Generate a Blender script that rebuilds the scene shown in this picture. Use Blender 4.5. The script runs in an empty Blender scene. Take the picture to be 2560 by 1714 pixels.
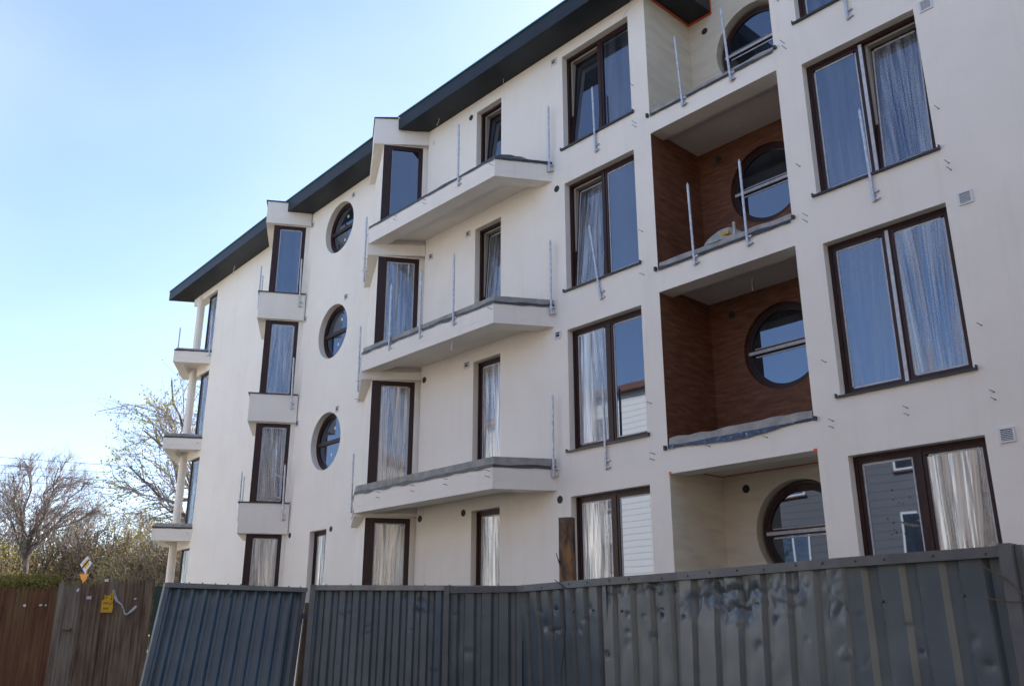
import bpy, bmesh, math, random
from mathutils import Vector, Matrix, noise
random.seed(7)
SC = bpy.context.scene
COL = SC.collection
R = math.radians

# ------------------------------------------------------------------ camera
cam = bpy.data.objects.new('camera', bpy.data.cameras.new('camera'))
COL.objects.link(cam)
cam.location = (0, 0, 1.65)
cam.rotation_euler = (R(90 + 18.33), 0, 0)
cam.data.sensor_width = 36.0
cam.data.lens = 31.63
cam.data.clip_start = 0.05
cam.data.clip_end = 3000
SC.camera = cam

# ------------------------------------------------------------------ light
SUN_AZ, SUN_EL = 38.0, 36.0          # azimuth to the right of the view direction (+Y), elevation
world = bpy.data.worlds.new('World')
SC.world = world
world.use_nodes = True
wn = world.node_tree
bg = wn.nodes['Background']
sky = wn.nodes.new('ShaderNodeTexSky')
sky.sky_type = 'NISHITA'
sky.sun_disc = False
sky.sun_elevation = R(SUN_EL)
sky.sun_rotation = R(SUN_AZ)
sky.air_density = 1.0
sky.dust_density = .6
sky.ozone_density = 2.5
tc = wn.nodes.new('ShaderNodeTexCoord')
mp_ = wn.nodes.new('ShaderNodeMapping'); mp_.inputs['Scale'].default_value = (1.0, 1.3, 2.0); mp_.inputs['Rotation'].default_value = (0, R(24), R(20))
cn = wn.nodes.new('ShaderNodeTexNoise'); cn.inputs['Scale'].default_value = 1.7; cn.inputs['Detail'].default_value = 4; cn.inputs['Roughness'].default_value = .42
cr = wn.nodes.new('ShaderNodeValToRGB'); cr.color_ramp.elements[0].position = .36; cr.color_ramp.elements[1].position = .85
cr.color_ramp.elements[0].color = (0, 0, 0, 1); cr.color_ramp.elements[1].color = (.34, .34, .34, 1)
cm = wn.nodes.new('ShaderNodeMix'); cm.data_type = 'RGBA'; cm.inputs[7].default_value = (4.6, 4.9, 5.4, 1)
wn.links.new(tc.outputs['Generated'], mp_.inputs[0]); wn.links.new(mp_.outputs[0], cn.inputs['Vector']); wn.links.new(cn.outputs[0], cr.inputs[0])
wn.links.new(cr.outputs[0], cm.inputs[0]); tn = wn.nodes.new('ShaderNodeMix'); tn.data_type = 'RGBA'; tn.blend_type = 'MULTIPLY'; tn.inputs[0].default_value = 1; tn.inputs[7].default_value = (1.01, .965, 1.01, 1)
wn.links.new(sky.outputs[0], tn.inputs[6]); wn.links.new(tn.outputs[2], cm.inputs[6]); wn.links.new(cm.outputs[2], bg.inputs[0])
bg.inputs[1].default_value = 0.13
sun = bpy.data.objects.new('sun', bpy.data.lights.new('sun', 'SUN'))
COL.objects.link(sun)
sun.data.energy = 5.0
sun.data.angle = R(0.53)
sun.data.color = (1.0, 0.93, 0.82)
az, el = R(SUN_AZ), R(SUN_EL)
sd = Vector((math.sin(az) * math.cos(el), math.cos(az) * math.cos(el), math.sin(el)))
sun.rotation_euler = sd.to_track_quat('Z', 'Y').to_euler()
SC.view_settings.view_transform = 'Standard'
SC.view_settings.look = 'None'
SC.view_settings.gamma = 1.0
SC.view_settings.exposure = 1.27

# ------------------------------------------------------------------ materials
def newmat(name, col=(.5, .5, .5), rough=.6, metal=0., spec=.5):
    m = bpy.data.materials.new(name)
    m.use_nodes = True
    b = m.node_tree.nodes['Principled BSDF']
    b.inputs['Base Color'].default_value = (*col, 1)
    b.inputs['Roughness'].default_value = rough
    b.inputs['Metallic'].default_value = metal
    b.inputs['Specular IOR Level'].default_value = spec
    return m, m.node_tree, b

def nz(nt, scale, detail=4, rough=.6, vec=None, mscale=None, mrot=None):
    n = nt.nodes.new('ShaderNodeTexNoise')
    n.inputs['Scale'].default_value = scale
    n.inputs['Detail'].default_value = detail
    n.inputs['Roughness'].default_value = rough
    if vec is None:
        vec = nt.nodes.new('ShaderNodeNewGeometry').outputs['Position']
    if mscale or mrot:
        mp = nt.nodes.new('ShaderNodeMapping')
        if mrot: mp.inputs['Rotation'].default_value = mrot
        if mscale: mp.inputs['Scale'].default_value = mscale
        nt.links.new(vec, mp.inputs['Vector'])
        vec = mp.outputs[0]
    nt.links.new(vec, n.inputs['Vector'])
    return n.outputs['Fac']

def ramp(nt, fac, stops):
    r = nt.nodes.new('ShaderNodeValToRGB')
    e = r.color_ramp.elements
    e[0].position, e[0].color = stops[0][0], (*stops[0][1], 1)
    e[1].position, e[1].color = stops[-1][0], (*stops[-1][1], 1)
    for p, c in stops[1:-1]:
        x = e.new(p); x.color = (*c, 1)
    nt.links.new(fac, r.inputs[0])
    return r.outputs[0]

def bump(nt, b, fac, strength=.3, dist=.01):
    n = nt.nodes.new('ShaderNodeBump')
    n.inputs['Strength'].default_value = strength
    n.inputs['Distance'].default_value = dist
    nt.links.new(fac, n.inputs['Height'])
    nt.links.new(n.outputs[0], b.inputs['Normal'])

def noisy(name, stops, scale, rough=.7, bs=0., bd=.01, mscale=None, detail=5, mrot=None, bscale=None, spec=.5, metal=0., uv=False):
    m, nt, b = newmat(name, rough=rough, spec=spec, metal=metal)
    vec = nt.nodes.new('ShaderNodeTexCoord').outputs['UV'] if uv else None
    f = nz(nt, scale, detail, vec=vec, mscale=mscale, mrot=mrot)
    nt.links.new(ramp(nt, f, stops), b.inputs['Base Color'])
    if bs:
        g = nz(nt, bscale, 4, vec=vec, mscale=mscale, mrot=mrot) if bscale else f
        bump(nt, b, g, bs, bd)
    return m

M = {}
def stucco():
    m, nt, b = newmat('stucco', rough=.85, spec=.25)
    a = nz(nt, .8, 6, .6); c = nz(nt, 1.4, 5, .65, mscale=(3.5, 3.5, .28))
    ra = ramp(nt, a, [(.3, (.825, .76, .675)), (.7, (.885, .82, .735))])
    rc = ramp(nt, c, [(.28, (.955, .95, .94)), (.46, (1, 1, 1)), (1, (1, 1, 1))])
    mx = nt.nodes.new('ShaderNodeMix'); mx.data_type = 'RGBA'; mx.blend_type = 'MULTIPLY'; mx.inputs[0].default_value = 1
    nt.links.new(ra, mx.inputs[6]); nt.links.new(rc, mx.inputs[7]); nt.links.new(mx.outputs[2], b.inputs['Base Color'])
    bump(nt, b, nz(nt, 110, 4), .5, .006)
    return m
M['stucco'] = stucco()
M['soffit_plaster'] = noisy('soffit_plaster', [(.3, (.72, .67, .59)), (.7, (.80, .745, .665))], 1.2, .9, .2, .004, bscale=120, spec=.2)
M['stone'] = noisy('stone_lining', [(.3, (.58, .52, .42)), (.5, (.66, .60, .49)), (.75, (.71, .655, .55))], 1.6, .7, .2, .003, mscale=(1, 1, 5), detail=7, bscale=30, spec=.3)
M['brown_clad'] = noisy('brown_cladding', [(.25, (.080, .030, .017)), (.45, (.14, .056, .030)), (.6, (.18, .078, .043)), (.78, (.26, .125, .072))], 3.4, .65, .35, .004, mscale=(1, 1, 5.5), detail=11, bscale=30, spec=.3)
M['roof'] = noisy('roof_sheet', [(.3, (.009, .012, .017)), (.7, (.016, .021, .028))], 3, .5, .1, .003, spec=.35)
M['roof_rim'] = newmat('roof_rim', (.03, .13, .13), .4)[0]
M['frame'] = noisy('brown_frame', [(.3, (.022, .008, .007)), (.7, (.048, .017, .013))], 30, .42, mscale=(1, 1, .1), spec=.3)
M['frame_inner'] = newmat('pale_sash_edge', (.35, .31, .26), .6)[0]
M['tape'] = noisy('protective_tape', [(.3, (.42, .43, .47)), (.7, (.62, .63, .66))], 14, .4)
M['sill'] = newmat('sill_metal', (.02, .022, .03), .35)[0]
M['flash'] = noisy('black_membrane', [(.3, (.012, .014, .018)), (.7, (.05, .055, .065))], 12, .35, .6, .02, bscale=20)
M['foilblue'] = noisy('blue_membrane', [(.35, (.02, .03, .055)), (.60, (.06, .085, .14)), (.68, (.5, .53, .6))], 16, .3, .9, .03, bscale=14)
M['concrete'] = noisy('raw_concrete', [(.3, (.22, .21, .195)), (.7, (.42, .40, .37))], 5, .9, .7, .01, bscale=40, detail=8)
M['galv'] = noisy('galvanised_steel', [(.3, (.38, .39, .42)), (.7, (.66, .67, .70))], 18, .38, .2, .003, metal=.45)
M['rod'] = newmat('anchor_steel', (.12, .10, .09), .5, .6)[0]
M['vent'] = newmat('vent_plastic', (.70, .70, .72), .5)[0]
M['ventdark'] = newmat('vent_dark', (.03, .03, .03), .8)[0]
M['redtape'] = newmat('orange_masking', (.62, .09, .02), .6)[0]
M['core'] = newmat('interior_wall', (.22, .20, .18), .9)[0]
M['cable'] = newmat('cable', (.03, .03, .03), .5)[0]
M['whitecable'] = newmat('white_cable', (.6, .58, .54), .5)[0]

def glassmat():
    m, nt, b = newmat('window_glass', (.012, .016, .022), .015, 0, .5)
    b.inputs['IOR'].default_value = 2.5
    b.inputs['Specular Tint'].default_value = (.66, .79, 1.0, 1)
    f = nz(nt, 1.1, 3, mscale=(2.2, 2.2, .5))
    nt.links.new(ramp(nt, f, [(.35, (.006, .008, .012)), (.6, (.02, .024, .032)), (.8, (.045, .05, .06))]), b.inputs['Base Color'])
    g = nz(nt, .9, 1)
    bump(nt, b, g, .06, .02)
    return m
M['glass'] = glassmat()

def filmmat(name, lo, hi, gl):
    m = bpy.data.materials.new(name)
    m.use_nodes = True
    nt = m.node_tree
    b = nt.nodes['Principled BSDF']
    b.inputs['Base Color'].default_value = (.36, .36, .37, 1)
    b.inputs['Roughness'].default_value = gl
    b.inputs['IOR'].default_value = 3.2
    uv = nt.nodes.new('ShaderNodeTexCoord').outputs['UV']
    f = nz(nt, 1, 3, .55, vec=uv, mscale=(38, .55, 1))
    g = nz(nt, 1, 3, .5, vec=uv, mscale=(8, .45, 1))
    ad = nt.nodes.new('ShaderNodeMath'); ad.operation = 'MULTIPLY_ADD'; ad.inputs[1].default_value = .38
    gm = nt.nodes.new('ShaderNodeMath'); gm.operation = 'MULTIPLY'; gm.inputs[1].default_value = .62
    nt.links.new(g, gm.inputs[0]); nt.links.new(f, ad.inputs[0]); nt.links.new(gm.outputs[0], ad.inputs[2])
    mr = nt.nodes.new('ShaderNodeMapRange')
    mr.inputs['From Min'].default_value = .40
    mr.inputs['From Max'].default_value = .62
    mr.inputs['To Min'].default_value = lo
    mr.inputs['To Max'].default_value = hi
    nt.links.new(ad.outputs[0], mr.inputs[0])
    bump(nt, b, f, .3, .02)
    tr = nt.nodes.new('ShaderNodeBsdfTransparent')
    mx = nt.nodes.new('ShaderNodeMixShader')
    nt.links.new(mr.outputs[0], mx.inputs[0])
    nt.links.new(tr.outputs[0], mx.inputs[1])
    nt.links.new(b.outputs[0], mx.inputs[2])
    nt.links.new(mx.outputs[0], nt.nodes['Material Output'].inputs['Surface'])
    return m
M['film'] = filmmat('plastic_film', .05, .72, .13)
M['film_lit'] = filmmat('reflection_tone_film', .25, .95, .16)  # film copy paled to imitate the bright street reflected in lower panes
M['film_lit'].node_tree.nodes['Principled BSDF'].inputs['Base Color'].default_value = (.60, .58, .54, 1)
M['film_thin'] = filmmat('thin_film', .0, .14, .15)

# ------------------------------------------------------------------ mesh helpers
class MB:
    def __init__(s):
        s.v = []; s.f = []; s.uv = {}
    def add(s, vs, fs, uvs=None):
        k = len(s.v); s.v += [tuple(p) for p in vs]
        for i, f in enumerate(fs):
            if uvs: s.uv[len(s.f)] = [uvs[j] for j in f]
            s.f.append(tuple(k + j for j in f))
        return s
    def prism(s, poly, z0, z1):
        n = len(poly)
        vs = [(x, y, z0) for x, y in poly] + [(x, y, z1) for x, y in poly]
        area = sum(poly[i][0] * poly[(i + 1) % n][1] - poly[(i + 1) % n][0] * poly[i][1] for i in range(n))
        fs = [tuple(range(n))[::-1], tuple(range(n, 2 * n))] + [(i, (i + 1) % n, n + (i + 1) % n, n + i) for i in range(n)]
        if area < 0: fs = [f[::-1] for f in fs]
        return s.add(vs, fs)
    def pbox(s, P, u0, u1, z0, z1, o0, o1, t0=0, t1=0, k0=0):   # t: extra offset at bottom / top (tilt)
        vs = []
        for z, t in ((z0, t0), (z1, t1)):
            for u, o in ((u0, o0), (u1, o0), (u1, o1), (u0, o1)):
                vs.append(P.w(u + (k0 if z == z0 else 0), z, o + t))
        fs = [(0, 3, 2, 1), (4, 5, 6, 7), (0, 1, 5, 4), (1, 2, 6, 5), (2, 3, 7, 6), (3, 0, 4, 7)]
        v = vs
        nrm = (Vector(v[1]) - Vector(v[0])).cross(Vector(v[5]) - Vector(v[1]))
        c = (Vector(v[0]) + Vector(v[5])) / 2 - sum((Vector(q) for q in v), Vector()) / 8
        if nrm.dot(c) < 0: fs = [f[::-1] for f in fs]
        return s.add(vs, fs)
    def box(s, x0, x1, y0, y1, z0, z1):
        return s.prism([(x0, y0), (x1, y0), (x1, y1), (x0, y1)], z0, z1)
    def tube(s, p0, p1, r0, r1=None, n=8, cap=True):
        if r1 is None: r1 = r0
        p0 = Vector(p0); p1 = Vector(p1); d = (p1 - p0)
        if d.length < 1e-6: return s
        d.normalize()
        a = d.orthogonal().normalized(); b = d.cross(a)
        vs = []
        for p, r in ((p0, r0), (p1, r1)):
            for i in range(n):
                t = 2 * math.pi * i / n
                vs.append(p + (a * math.cos(t) + b * math.sin(t)) * r)
        fs = [(i, (i + 1) % n, n + (i + 1) % n, n + i) for i in range(n)]
        if cap: fs += [tuple(range(n))[::-1], tuple(range(n, 2 * n))]
        return s.add(vs, fs)
    def path(s, pts, r, n=6):
        for i in range(len(pts) - 1): s.tube(pts[i], pts[i + 1], r, r, n)
        return s
    def ring(s, P, cu, cz, r0, r1, o0, o1, n=56):        # annular solid in the plane, r0 < r1
        vs = []
        for i in range(n):
            t = 2 * math.pi * i / n; c, q = math.cos(t), math.sin(t)
            for r, o in ((r0, o0), (r1, o0), (r1, o1), (r0, o1)):
                vs.append(P.w(cu + r * c, cz + r * q, o))
        fs = []
        for i in range(n):
            a = i * 4; b = ((i + 1) % n) * 4
            for k in range(4):
                fs.append((a + k, b + k, b + (k + 1) % 4, a + (k + 1) % 4))
        return s.add(vs, fs)
    def disc(s, P, cu, cz, r, o, n=48):
        vs = [P.w(cu + r * math.cos(2 * math.pi * i / n), cz + r * math.sin(2 * math.pi * i / n), o) for i in range(n)]
        return s.add(vs, [tuple(range(n))])
    def build(s, name, mat, parent=None, smooth=False, angle=None, recalc=False):
        me = bpy.data.meshes.new(name)
        org = worg(parent)
        me.from_pydata([(x - org[0], y - org[1], z - org[2]) for x, y, z in s.v], [], s.f)
        if s.uv:
            l = me.uv_layers.new(name='UVMap')
            for p in me.polygons:
                q = s.uv.get(p.index)
                if q:
                    for j, li in enumerate(p.loop_indices): l.data[li].uv = q[j]
        if recalc:
            bm = bmesh.new(); bm.from_mesh(me)
            bmesh.ops.recalc_face_normals(bm, faces=bm.faces); bm.to_mesh(me); bm.free()
        me.materials.append(mat if not isinstance(mat, str) else M[mat])
        if smooth or angle:
            me.polygons.foreach_set('use_smooth', [True] * len(me.polygons))
            if angle: me.set_sharp_from_angle(angle=R(angle))
        me.update()
        o = bpy.data.objects.new(name, me)
        COL.objects.link(o)
        if parent: o.parent = parent
        return o

def worg(o):
    p = Vector((0, 0, 0))
    while o is not None:
        p += o.location; o = o.parent
    return p

def thing(name, label, cat, loc, group=None):
    o = bpy.data.objects.new(name, None)
    o.empty_display_size = .3
    COL.objects.link(o)
    o.location = loc
    o['label'] = label; o['category'] = cat
    if group: o['group'] = group
    return o

def tag(o, label=None, cat=None, group=None, kind=None):
    if label: o['label'] = label
    if cat: o['category'] = cat
    if group: o['group'] = group
    if kind: o['kind'] = kind
    return o

class Pl:
    def __init__(s, P, d):
        s.P = Vector(P); s.d = Vector(d).normalized()
        s.n = Vector((-s.d.y, s.d.x))
        if s.n.dot(s.P) > 0: s.n = -s.n
    def w(s, u, z, o=0):
        q = s.P + s.d * u + s.n * o
        return (q.x, q.y, z)
    def xy(s, u, o=0):
        q = s.P + s.d * u + s.n * o
        return (q.x, q.y)

P3 = Pl((7.9675, 7.291), (.6751, -.7377))      # main facade
R2 = Pl((-1.9023, 18.0767), (.9799, .1994))    # angled return beside the big balconies
RA = Pl((.7596, 15.1678), (.9799, .1994))      # end face of the big balconies
P2 = Pl((-3.4256, 19.9824), (.6543, -.7562))   # second facade
R1 = Pl((-5.5227, 22.4059), (.9799, .1994))
P1 = Pl((-7.0401, 24.2149), (.6424, -.7664))   # far facade
R0 = Pl((-9.5403, 27.1975), (.9799, .1994))
R2b = Pl(R2.xy(0, -.12), (.9799, .1994))      # the angled windows sit a little behind the blocks
RD = Vector((.9799, .1994)); QD = Vector((-.1994, .9799))
def fence_pl(a, b): return Pl(a, (b[0] - a[0], b[1] - a[1]))

def wall_mesh(P, outer, rects, circles, thick, o_front, name, mat, parent):
    cu = bpy.data.curves.new(name, 'CURVE')
    cu.dimensions = '2D'; cu.fill_mode = 'BOTH'; cu.extrude = thick / 2
    def spl(pts):
        s = cu.splines.new('POLY'); s.points.add(len(pts) - 1)
        for i, (a, b) in enumerate(pts): s.points[i].co = (a, b, 0, 1)
        s.use_cyclic_u = True
    spl(outer)
    for u0, u1, z0, z1 in rects: spl([(u0, z0), (u1, z0), (u1, z1), (u0, z1)])
    for c, z, r in circles:
        spl([(c + r * math.cos(2 * math.pi * i / 72), z + r * math.sin(2 * math.pi * i / 72)) for i in range(72)])
    tmp = bpy.data.objects.new('tmp', cu); COL.objects.link(tmp)
    bpy.context.view_layer.update()
    me = bpy.data.meshes.new_from_object(tmp.evaluated_get(bpy.context.evaluated_depsgraph_get()))
    bpy.data.objects.remove(tmp); bpy.data.curves.remove(cu)
    mb = MB()
    vs = [P.w(v.co.x, v.co.y, o_front - thick / 2 + v.co.z) for v in me.vertices]
    mb.add(vs, [tuple(p.vertices) for p in me.polygons])
    bpy.data.meshes.remove(me)
    return mb.build(name, mat, parent, recalc=True)

# ------------------------------------------------------------------ ground
g = MB(); g.add([(-500, -400, 0), (500, -400, 0), (500, 600, 0), (-500, 600, 0)], [(0, 1, 2, 3)])
M['ground'] = noisy('ground_soil', [(.3, (.10, .085, .06)), (.5, (.14, .13, .09)), (.7, (.22, .20, .16))], .6, .95, .5, .05, bscale=8)
tag(g.build('ground', 'ground'), kind='structure')
s = MB()
a = P3.xy(14, 9.2); b = P3.xy(14, 14); c = P3.xy(-60, 14); d = P3.xy(-60, 9.2)
s.add([(*a, .004), (*b, .004), (*c, .004), (*d, .004)], [(0, 1, 2, 3)])
tag(s.build('road', noisy('asphalt', [(.3, (.04, .04, .042)), (.7, (.07, .07, .072))], 20, .9)), kind='structure')

# ------------------------------------------------------------------ the building
B = thing('apartment_building', 'new cream apartment block with round windows and stepped balconies, behind the metal fence', 'building', (-2, 18, 0))
T = .30
# openings (u0,u1,z0,z1) on the main facade
uB = (-10.36, -8.69); uA = (-12.92, -12.13); uD = (-5.47, -3.80); uL = (-8.31, -5.88)
ZB = [(10.44, 12.47), (7.58, 9.71), (4.69, 6.84), (1.77, 3.92)]
ZA = [(10.25, 12.44), (7.36, 9.68), (4.44, 6.83), (1.6, 3.94)]
ZD = [(10.48, 12.62), (7.59, 9.73), (4.68, 6.84), (1.75, 3.89)]
ZL = [(10.20, 14.2), (7.35, 9.85), (4.42, 6.95), (1.5, 4.03)]
rects = [(*uB, *z) for z in ZB] + [(*uA, *z) for z in ZA] + [(*uD, *z) for z in ZD] + [(*uL, *z) for z in ZL[1:]]
wall_mesh(P3, [(-14.62, 0), (5, 0), (5, 15), (-5.88, 15), (-5.88, 10.20), (-8.31, 10.20), (-8.31, 12.8), (-14.62, 12.8)], rects, [], T, 0, 'wall', 'stucco', B)
# second facade
circ2 = [(-1.6, 11.83, .70), (-1.6, 8.98, .70), (-1.6, 6.20, .70)]
w2 = (-2.05, -1.27, 1.7, 4.10)
wall_mesh(P2, [(-3.205, 0), (.9, 0), (.9, 12.8), (-3.205, 12.8)], [w2], circ2, T, 0, 'wall', 'stucco', B)
wall_mesh(P1, [(-3.90, 0), (.9, 0), (.9, 12.8), (-3.90, 12.8)], [], [], T, 0, 'wall', 'stucco', B)
# returns
def ret(P, ul, cuts, name='return_wall'):
    mb = MB()
    for (z0, z1) in cuts['solid']: mb.pbox(P, ul, 0, z0, z1, -.25, 0)
    for (z0, z1) in cuts['win']:
        mb.pbox(P, cuts['r'], cuts.get('e', 0.0), z0, z1, -.25, 0)
        if cuts['l'] > ul: mb.pbox(P, ul, cuts['l'], z0, z1, -.25, 0)
    return mb.build(name, 'stucco', B)
ZR2 = [(10.25, 12.36), (7.35, 9.60), (4.45, 6.80), (1.6, 3.975)]
ZR1 = [(10.36, 12.385), (7.59, 9.65), (4.84, 6.89), (1.7, 4.13)]
def solids(zs, top=12.8):
    out = []; hi = top
    for z0, z1 in zs:
        out.append((z1, hi)); hi = z0
    out.append((0, hi)); return out
ret(R2b, -1.0, dict(solid=solids(ZR2), win=ZR2, l=-1.0, r=-.11, e=.10))
ret(R1, -.955, dict(solid=solids(ZR1), win=ZR1, l=-.955, r=-.11))
# concealed side walls stepping back to the next facade
c2 = R2.xy(-1.18); c2b = P2.xy(.12)
c1 = R1.xy(-.955); c1b = P1.xy(.12)
hw = MB()
def slabwall(a, b, z0, z1, t, to=(1, 0)):
    a = Vector(a); b = Vector(b); d = (b - a).normalized(); n = Vector((-d.y, d.x))
    if n.x < 0: n = -n
    return MB().prism([tuple(a), tuple(b), tuple(b + n * t), tuple(a + n * t)], z0, z1)
slabwall(R2b.xy(-1.0, -.01), P2.xy(.0, -.02), 0, 12.78, .2).build('side_wall', 'stucco', B)
slabwall(R1.xy(-.95, -.25), c1b, 0, 12.78, .2).build('side_wall', 'stucco', B)
# interior core and roof deck
core = MB()
core.prism([P3.xy(5, -1.75), P3.xy(-14.4, -1.75), P3.xy(-14.4, -9), P3.xy(5, -9)], 0, 12.7)
core.prism([P2.xy(1.5, -1.2), P2.xy(-3.1, -1.2), P2.xy(-3.1, -9), P2.xy(1.5, -9)], 0, 12.7)
core.prism([P1.xy(1.5, -1.2), P1.xy(-3.3, -1.2), P1.xy(-3.3, -9), P1.xy(1.5, -9)], 0, 12.7)
core.build('interior_wall', 'core', B)
def roof(P, uend, off, ustart, zb, zt, endlen):
    fl = P.xy(uend, off)
    e = Vector(fl) + RD * endlen
    poly = [P.xy(ustart, off), fl, (e.x, e.y), (e.x + QD.x * 7, e.y + QD.y * 7), P.xy(ustart, -10)]
    o = MB().prism(poly, zb, zt).build('roof', 'roof', B)
    # green rim along the top edge
    rim = MB()
    pr = Pl(P.xy(0, off), tuple(P.d))
    if (Vector(P.n) - Vector(pr.n)).length > .1: pr.n = P.n
    rim.pbox(pr, uend - .01, ustart, zt, zt + .03, -.05, .02)
    rim.build('roof_edge', 'roof_rim', o)
    return o
roof(P3, -15.0, .585, -7.78, 12.72, 13.05, .72)
roof(P2, -3.60, .60, 1.35, 12.765, 13.11, .75)
roof(P1, -6.60, .65, 1.6, 12.735, 13.05, 2.2)
# raised part to the right of the roof: rear mass
MB().prism([P3.xy(-7.75, -1.8), P3.xy(-7.75, -9), P3.xy(5, -9), P3.xy(5, -1.8)], 12.7, 15.3).build('rear_wall', 'stucco', B)
MB().prism([P3.xy(-7.77, -.31), P3.xy(-7.77, -1.79), P3.xy(5, -1.79), P3.xy(5, -.31)], 14.8, 15.3).build('roof', 'roof', B)
# orange masking strips under the roof over the loggia
class _T:
    def pbox(s, *a): MB().pbox(*a).build('masking_tape', 'redtape', B)
rt = _T()
rt.pbox(P3, -8.29, -8.27, 12.69, 12.715, -1.30, -.01)
rt.pbox(P3, -8.29, -7.78, 12.69, 12.715, -1.33, -1.30)
rt.pbox(P3, -7.80, -7.775, 12.69, 13.06, -1.33, -1.30)
rt.pbox(P3, -8.30, -5.90, 4.128, 4.139, -1.335, -1.32)
rt.pbox(P3, -8.30, -8.28, 4.128, 4.139, -1.3, -.36)
rt.pbox(P3, -8.31, -8.27, 4.01, 4.06, .0, .006)
rt.pbox(P3, -5.93, -5.88, 4.01, 4.05, .0, .006)

# ------------------------------------------------------------------ windows
def film(P, u0, u1, z0, z1, o, parent, mat='film', seed=0, tilt=0, amp=.022):
    nu, nv = 46, 14
    mb = MB(); vs = []; uv = []
    H = z1 - z0
    for j in range(nv + 1):
        z = z0 + H * j / nv
        for i in range(nu + 1):
            u = u0 + (u1 - u0) * i / nu
            t = j / nv
            q = noise.noise(Vector((u * 9 + seed * 3.1 + (1 - t) * .5, z * .6, seed))) + .6 * noise.noise(Vector((u * 24 + seed, z * 1.4, seed + 5)))
            e = min(1, 6 * min(i, nu - i) / nu) 
            vs.append(P.w(u, z, o + tilt * t + amp * max(q + .7, .03) * e + .002))
            uv.append((u + seed * .37 + .12 * (1 - t) * math.sin(u * 5 + seed), z))
    fs = [(j * (nu + 1) + i, j * (nu + 1) + i + 1, (j + 1) * (nu + 1) + i + 1, (j + 1) * (nu + 1) + i) for j in range(nv) for i in range(nu)]
    mb.add(vs, fs, uv)
    return mb.build('plastic_film', mat, parent, smooth=True)

def window(P, u0, u1, z0, z1, rc=.13, split=None, films=(0,), tilt=(), thick_left=0, tape=True, sill=True, mullion_tape=False, seed=0, thin=(), fw=.05, sillin=0):
    fr = MB()
    o0, o1 = -rc - .07, -rc
    L = u0 + max(fw, thick_left)
    fr.pbox(P, u0, L, z0, z1, o0, o1); fr.pbox(P, u1 - fw, u1, z0, z1, o0, o1)
    fr.pbox(P, L, u1 - fw, z1 - fw, z1, o0, o1); fr.pbox(P, L, u1 - fw, z0, z0 + fw, o0, o1)
    cells = []
    if split:
        um = u0 + (u1 - u0) * split
        fr.pbox(P, um - .035, um + .035, z0 + fw, z1 - fw, o0, o1)
        cells = [(L, um - .035), (um + .035, u1 - fw)]
    else: cells = [(L, u1 - fw)]
    zb, zt = z0 + fw, z1 - fw
    for k, (a, b) in enumerate(cells):       # sashes
        t = -.16 if k in tilt else 0
        sw = .045
        i0, i1 = -rc - .065, -rc - .012
        fr.pbox(P, a, a + sw, zb, zt, i0, i1, 0, t); fr.pbox(P, b - sw, b, zb, zt, i0, i1, 0, t)
        fr.pbox(P, a + sw, b - sw, zb, zb + sw, i0, i1, 0, t * sw / (zt - zb))
        fr.pbox(P, a + sw, b - sw, zt - sw, zt, i0, i1, t * (1 - sw / (zt - zb)), t)
    W = fr.build('window', 'frame', B)
    for k, (a, b) in enumerate(cells):
        sw = .045; t = -.16 if k in tilt else 0
        tt = lambda z: t * (z - zb) / (zt - zb)
        p = MB()
        zz0, zz1 = zb + sw, zt - sw
        p.add([P.w(a + sw, zz0, -rc - .04 + tt(zz0)), P.w(b - sw, zz0, -rc - .04 + tt(zz0)), P.w(b - sw, zz1, -rc - .04 + tt(zz1)), P.w(a + sw, zz1, -rc - .04 + tt(zz1))], [(0, 1, 2, 3)])
        p.build('pane', 'glass', W)
        if t:
            e = MB()      # pale inner edge of the frame seen in the gap of a tilted sash
            e.pbox(P, a + .001, a + .04, zb, zt, -rc - .27, -rc - .071)
            e.pbox(P, a + .04, b, zt - .03, zt - .001, -rc - .27, -rc - .071)
            e.build('frame_reveal', 'frame_inner', W)
        if tape:
            tp = MB(); tw = .026; i0, i1 = -rc - .0355, -rc - .0335
            r1, r2 = random.random() * .03, random.random() * .03
            A_, B_ = a + sw, b - sw
            tp.pbox(P, A_, A_ + tw, zz0 + r1, zz1 - r2, i0, i1, tt(zz0), tt(zz1))
            tp.pbox(P, B_ - tw, B_, zz0 + r2, zz1 - r1, i0, i1, tt(zz0), tt(zz1))
            tp.pbox(P, A_ + tw, B_ - tw - r1, zz1 - tw, zz1, i0, i1, tt(zz1), tt(zz1))
            tp.pbox(P, A_ + tw + r2, B_ - tw, zz0, zz0 + tw, i0, i1, tt(zz0), tt(zz0))
            tp.build('glazing_tape', 'tape', W)
        if k in films:
            film(P, a + sw + .02, b - sw - .02, zz0 + .02, zz1 - .03, -rc - .032, W, 'film_lit' if z1 < 4.5 or seed in (3, 11, 22) else 'film', seed + k * 7.7, t)
        elif k in thin:
            film(P, a + sw + .03, b - sw - .03, zz0 + .02, zz1 - .03, -rc - .036, W, 'film_thin', seed + k * 3.3, t, .006)
    if mullion_tape:
        MB().pbox(P, um - .027, um + .02, z0 + fw, z1 - fw, o1, o1 + .003).build('mullion_tape', 'tape', W)
    if sill:
        sl = MB()
        sl.pbox(P, u0 - .06, u1 + .05, z0 - .028, z0 - .002, -rc, .045)
        sl.pbox(P, u0 - .06, u0 - .045, z0 - .002, z0 + .03, -rc + .13, .045)
        sl.pbox(P, u1 + .035, u1 + .05, z0 - .002, z0 + .03, -rc + .13, .045)
        sl.build('sill', 'sill', W)
    return W

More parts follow.
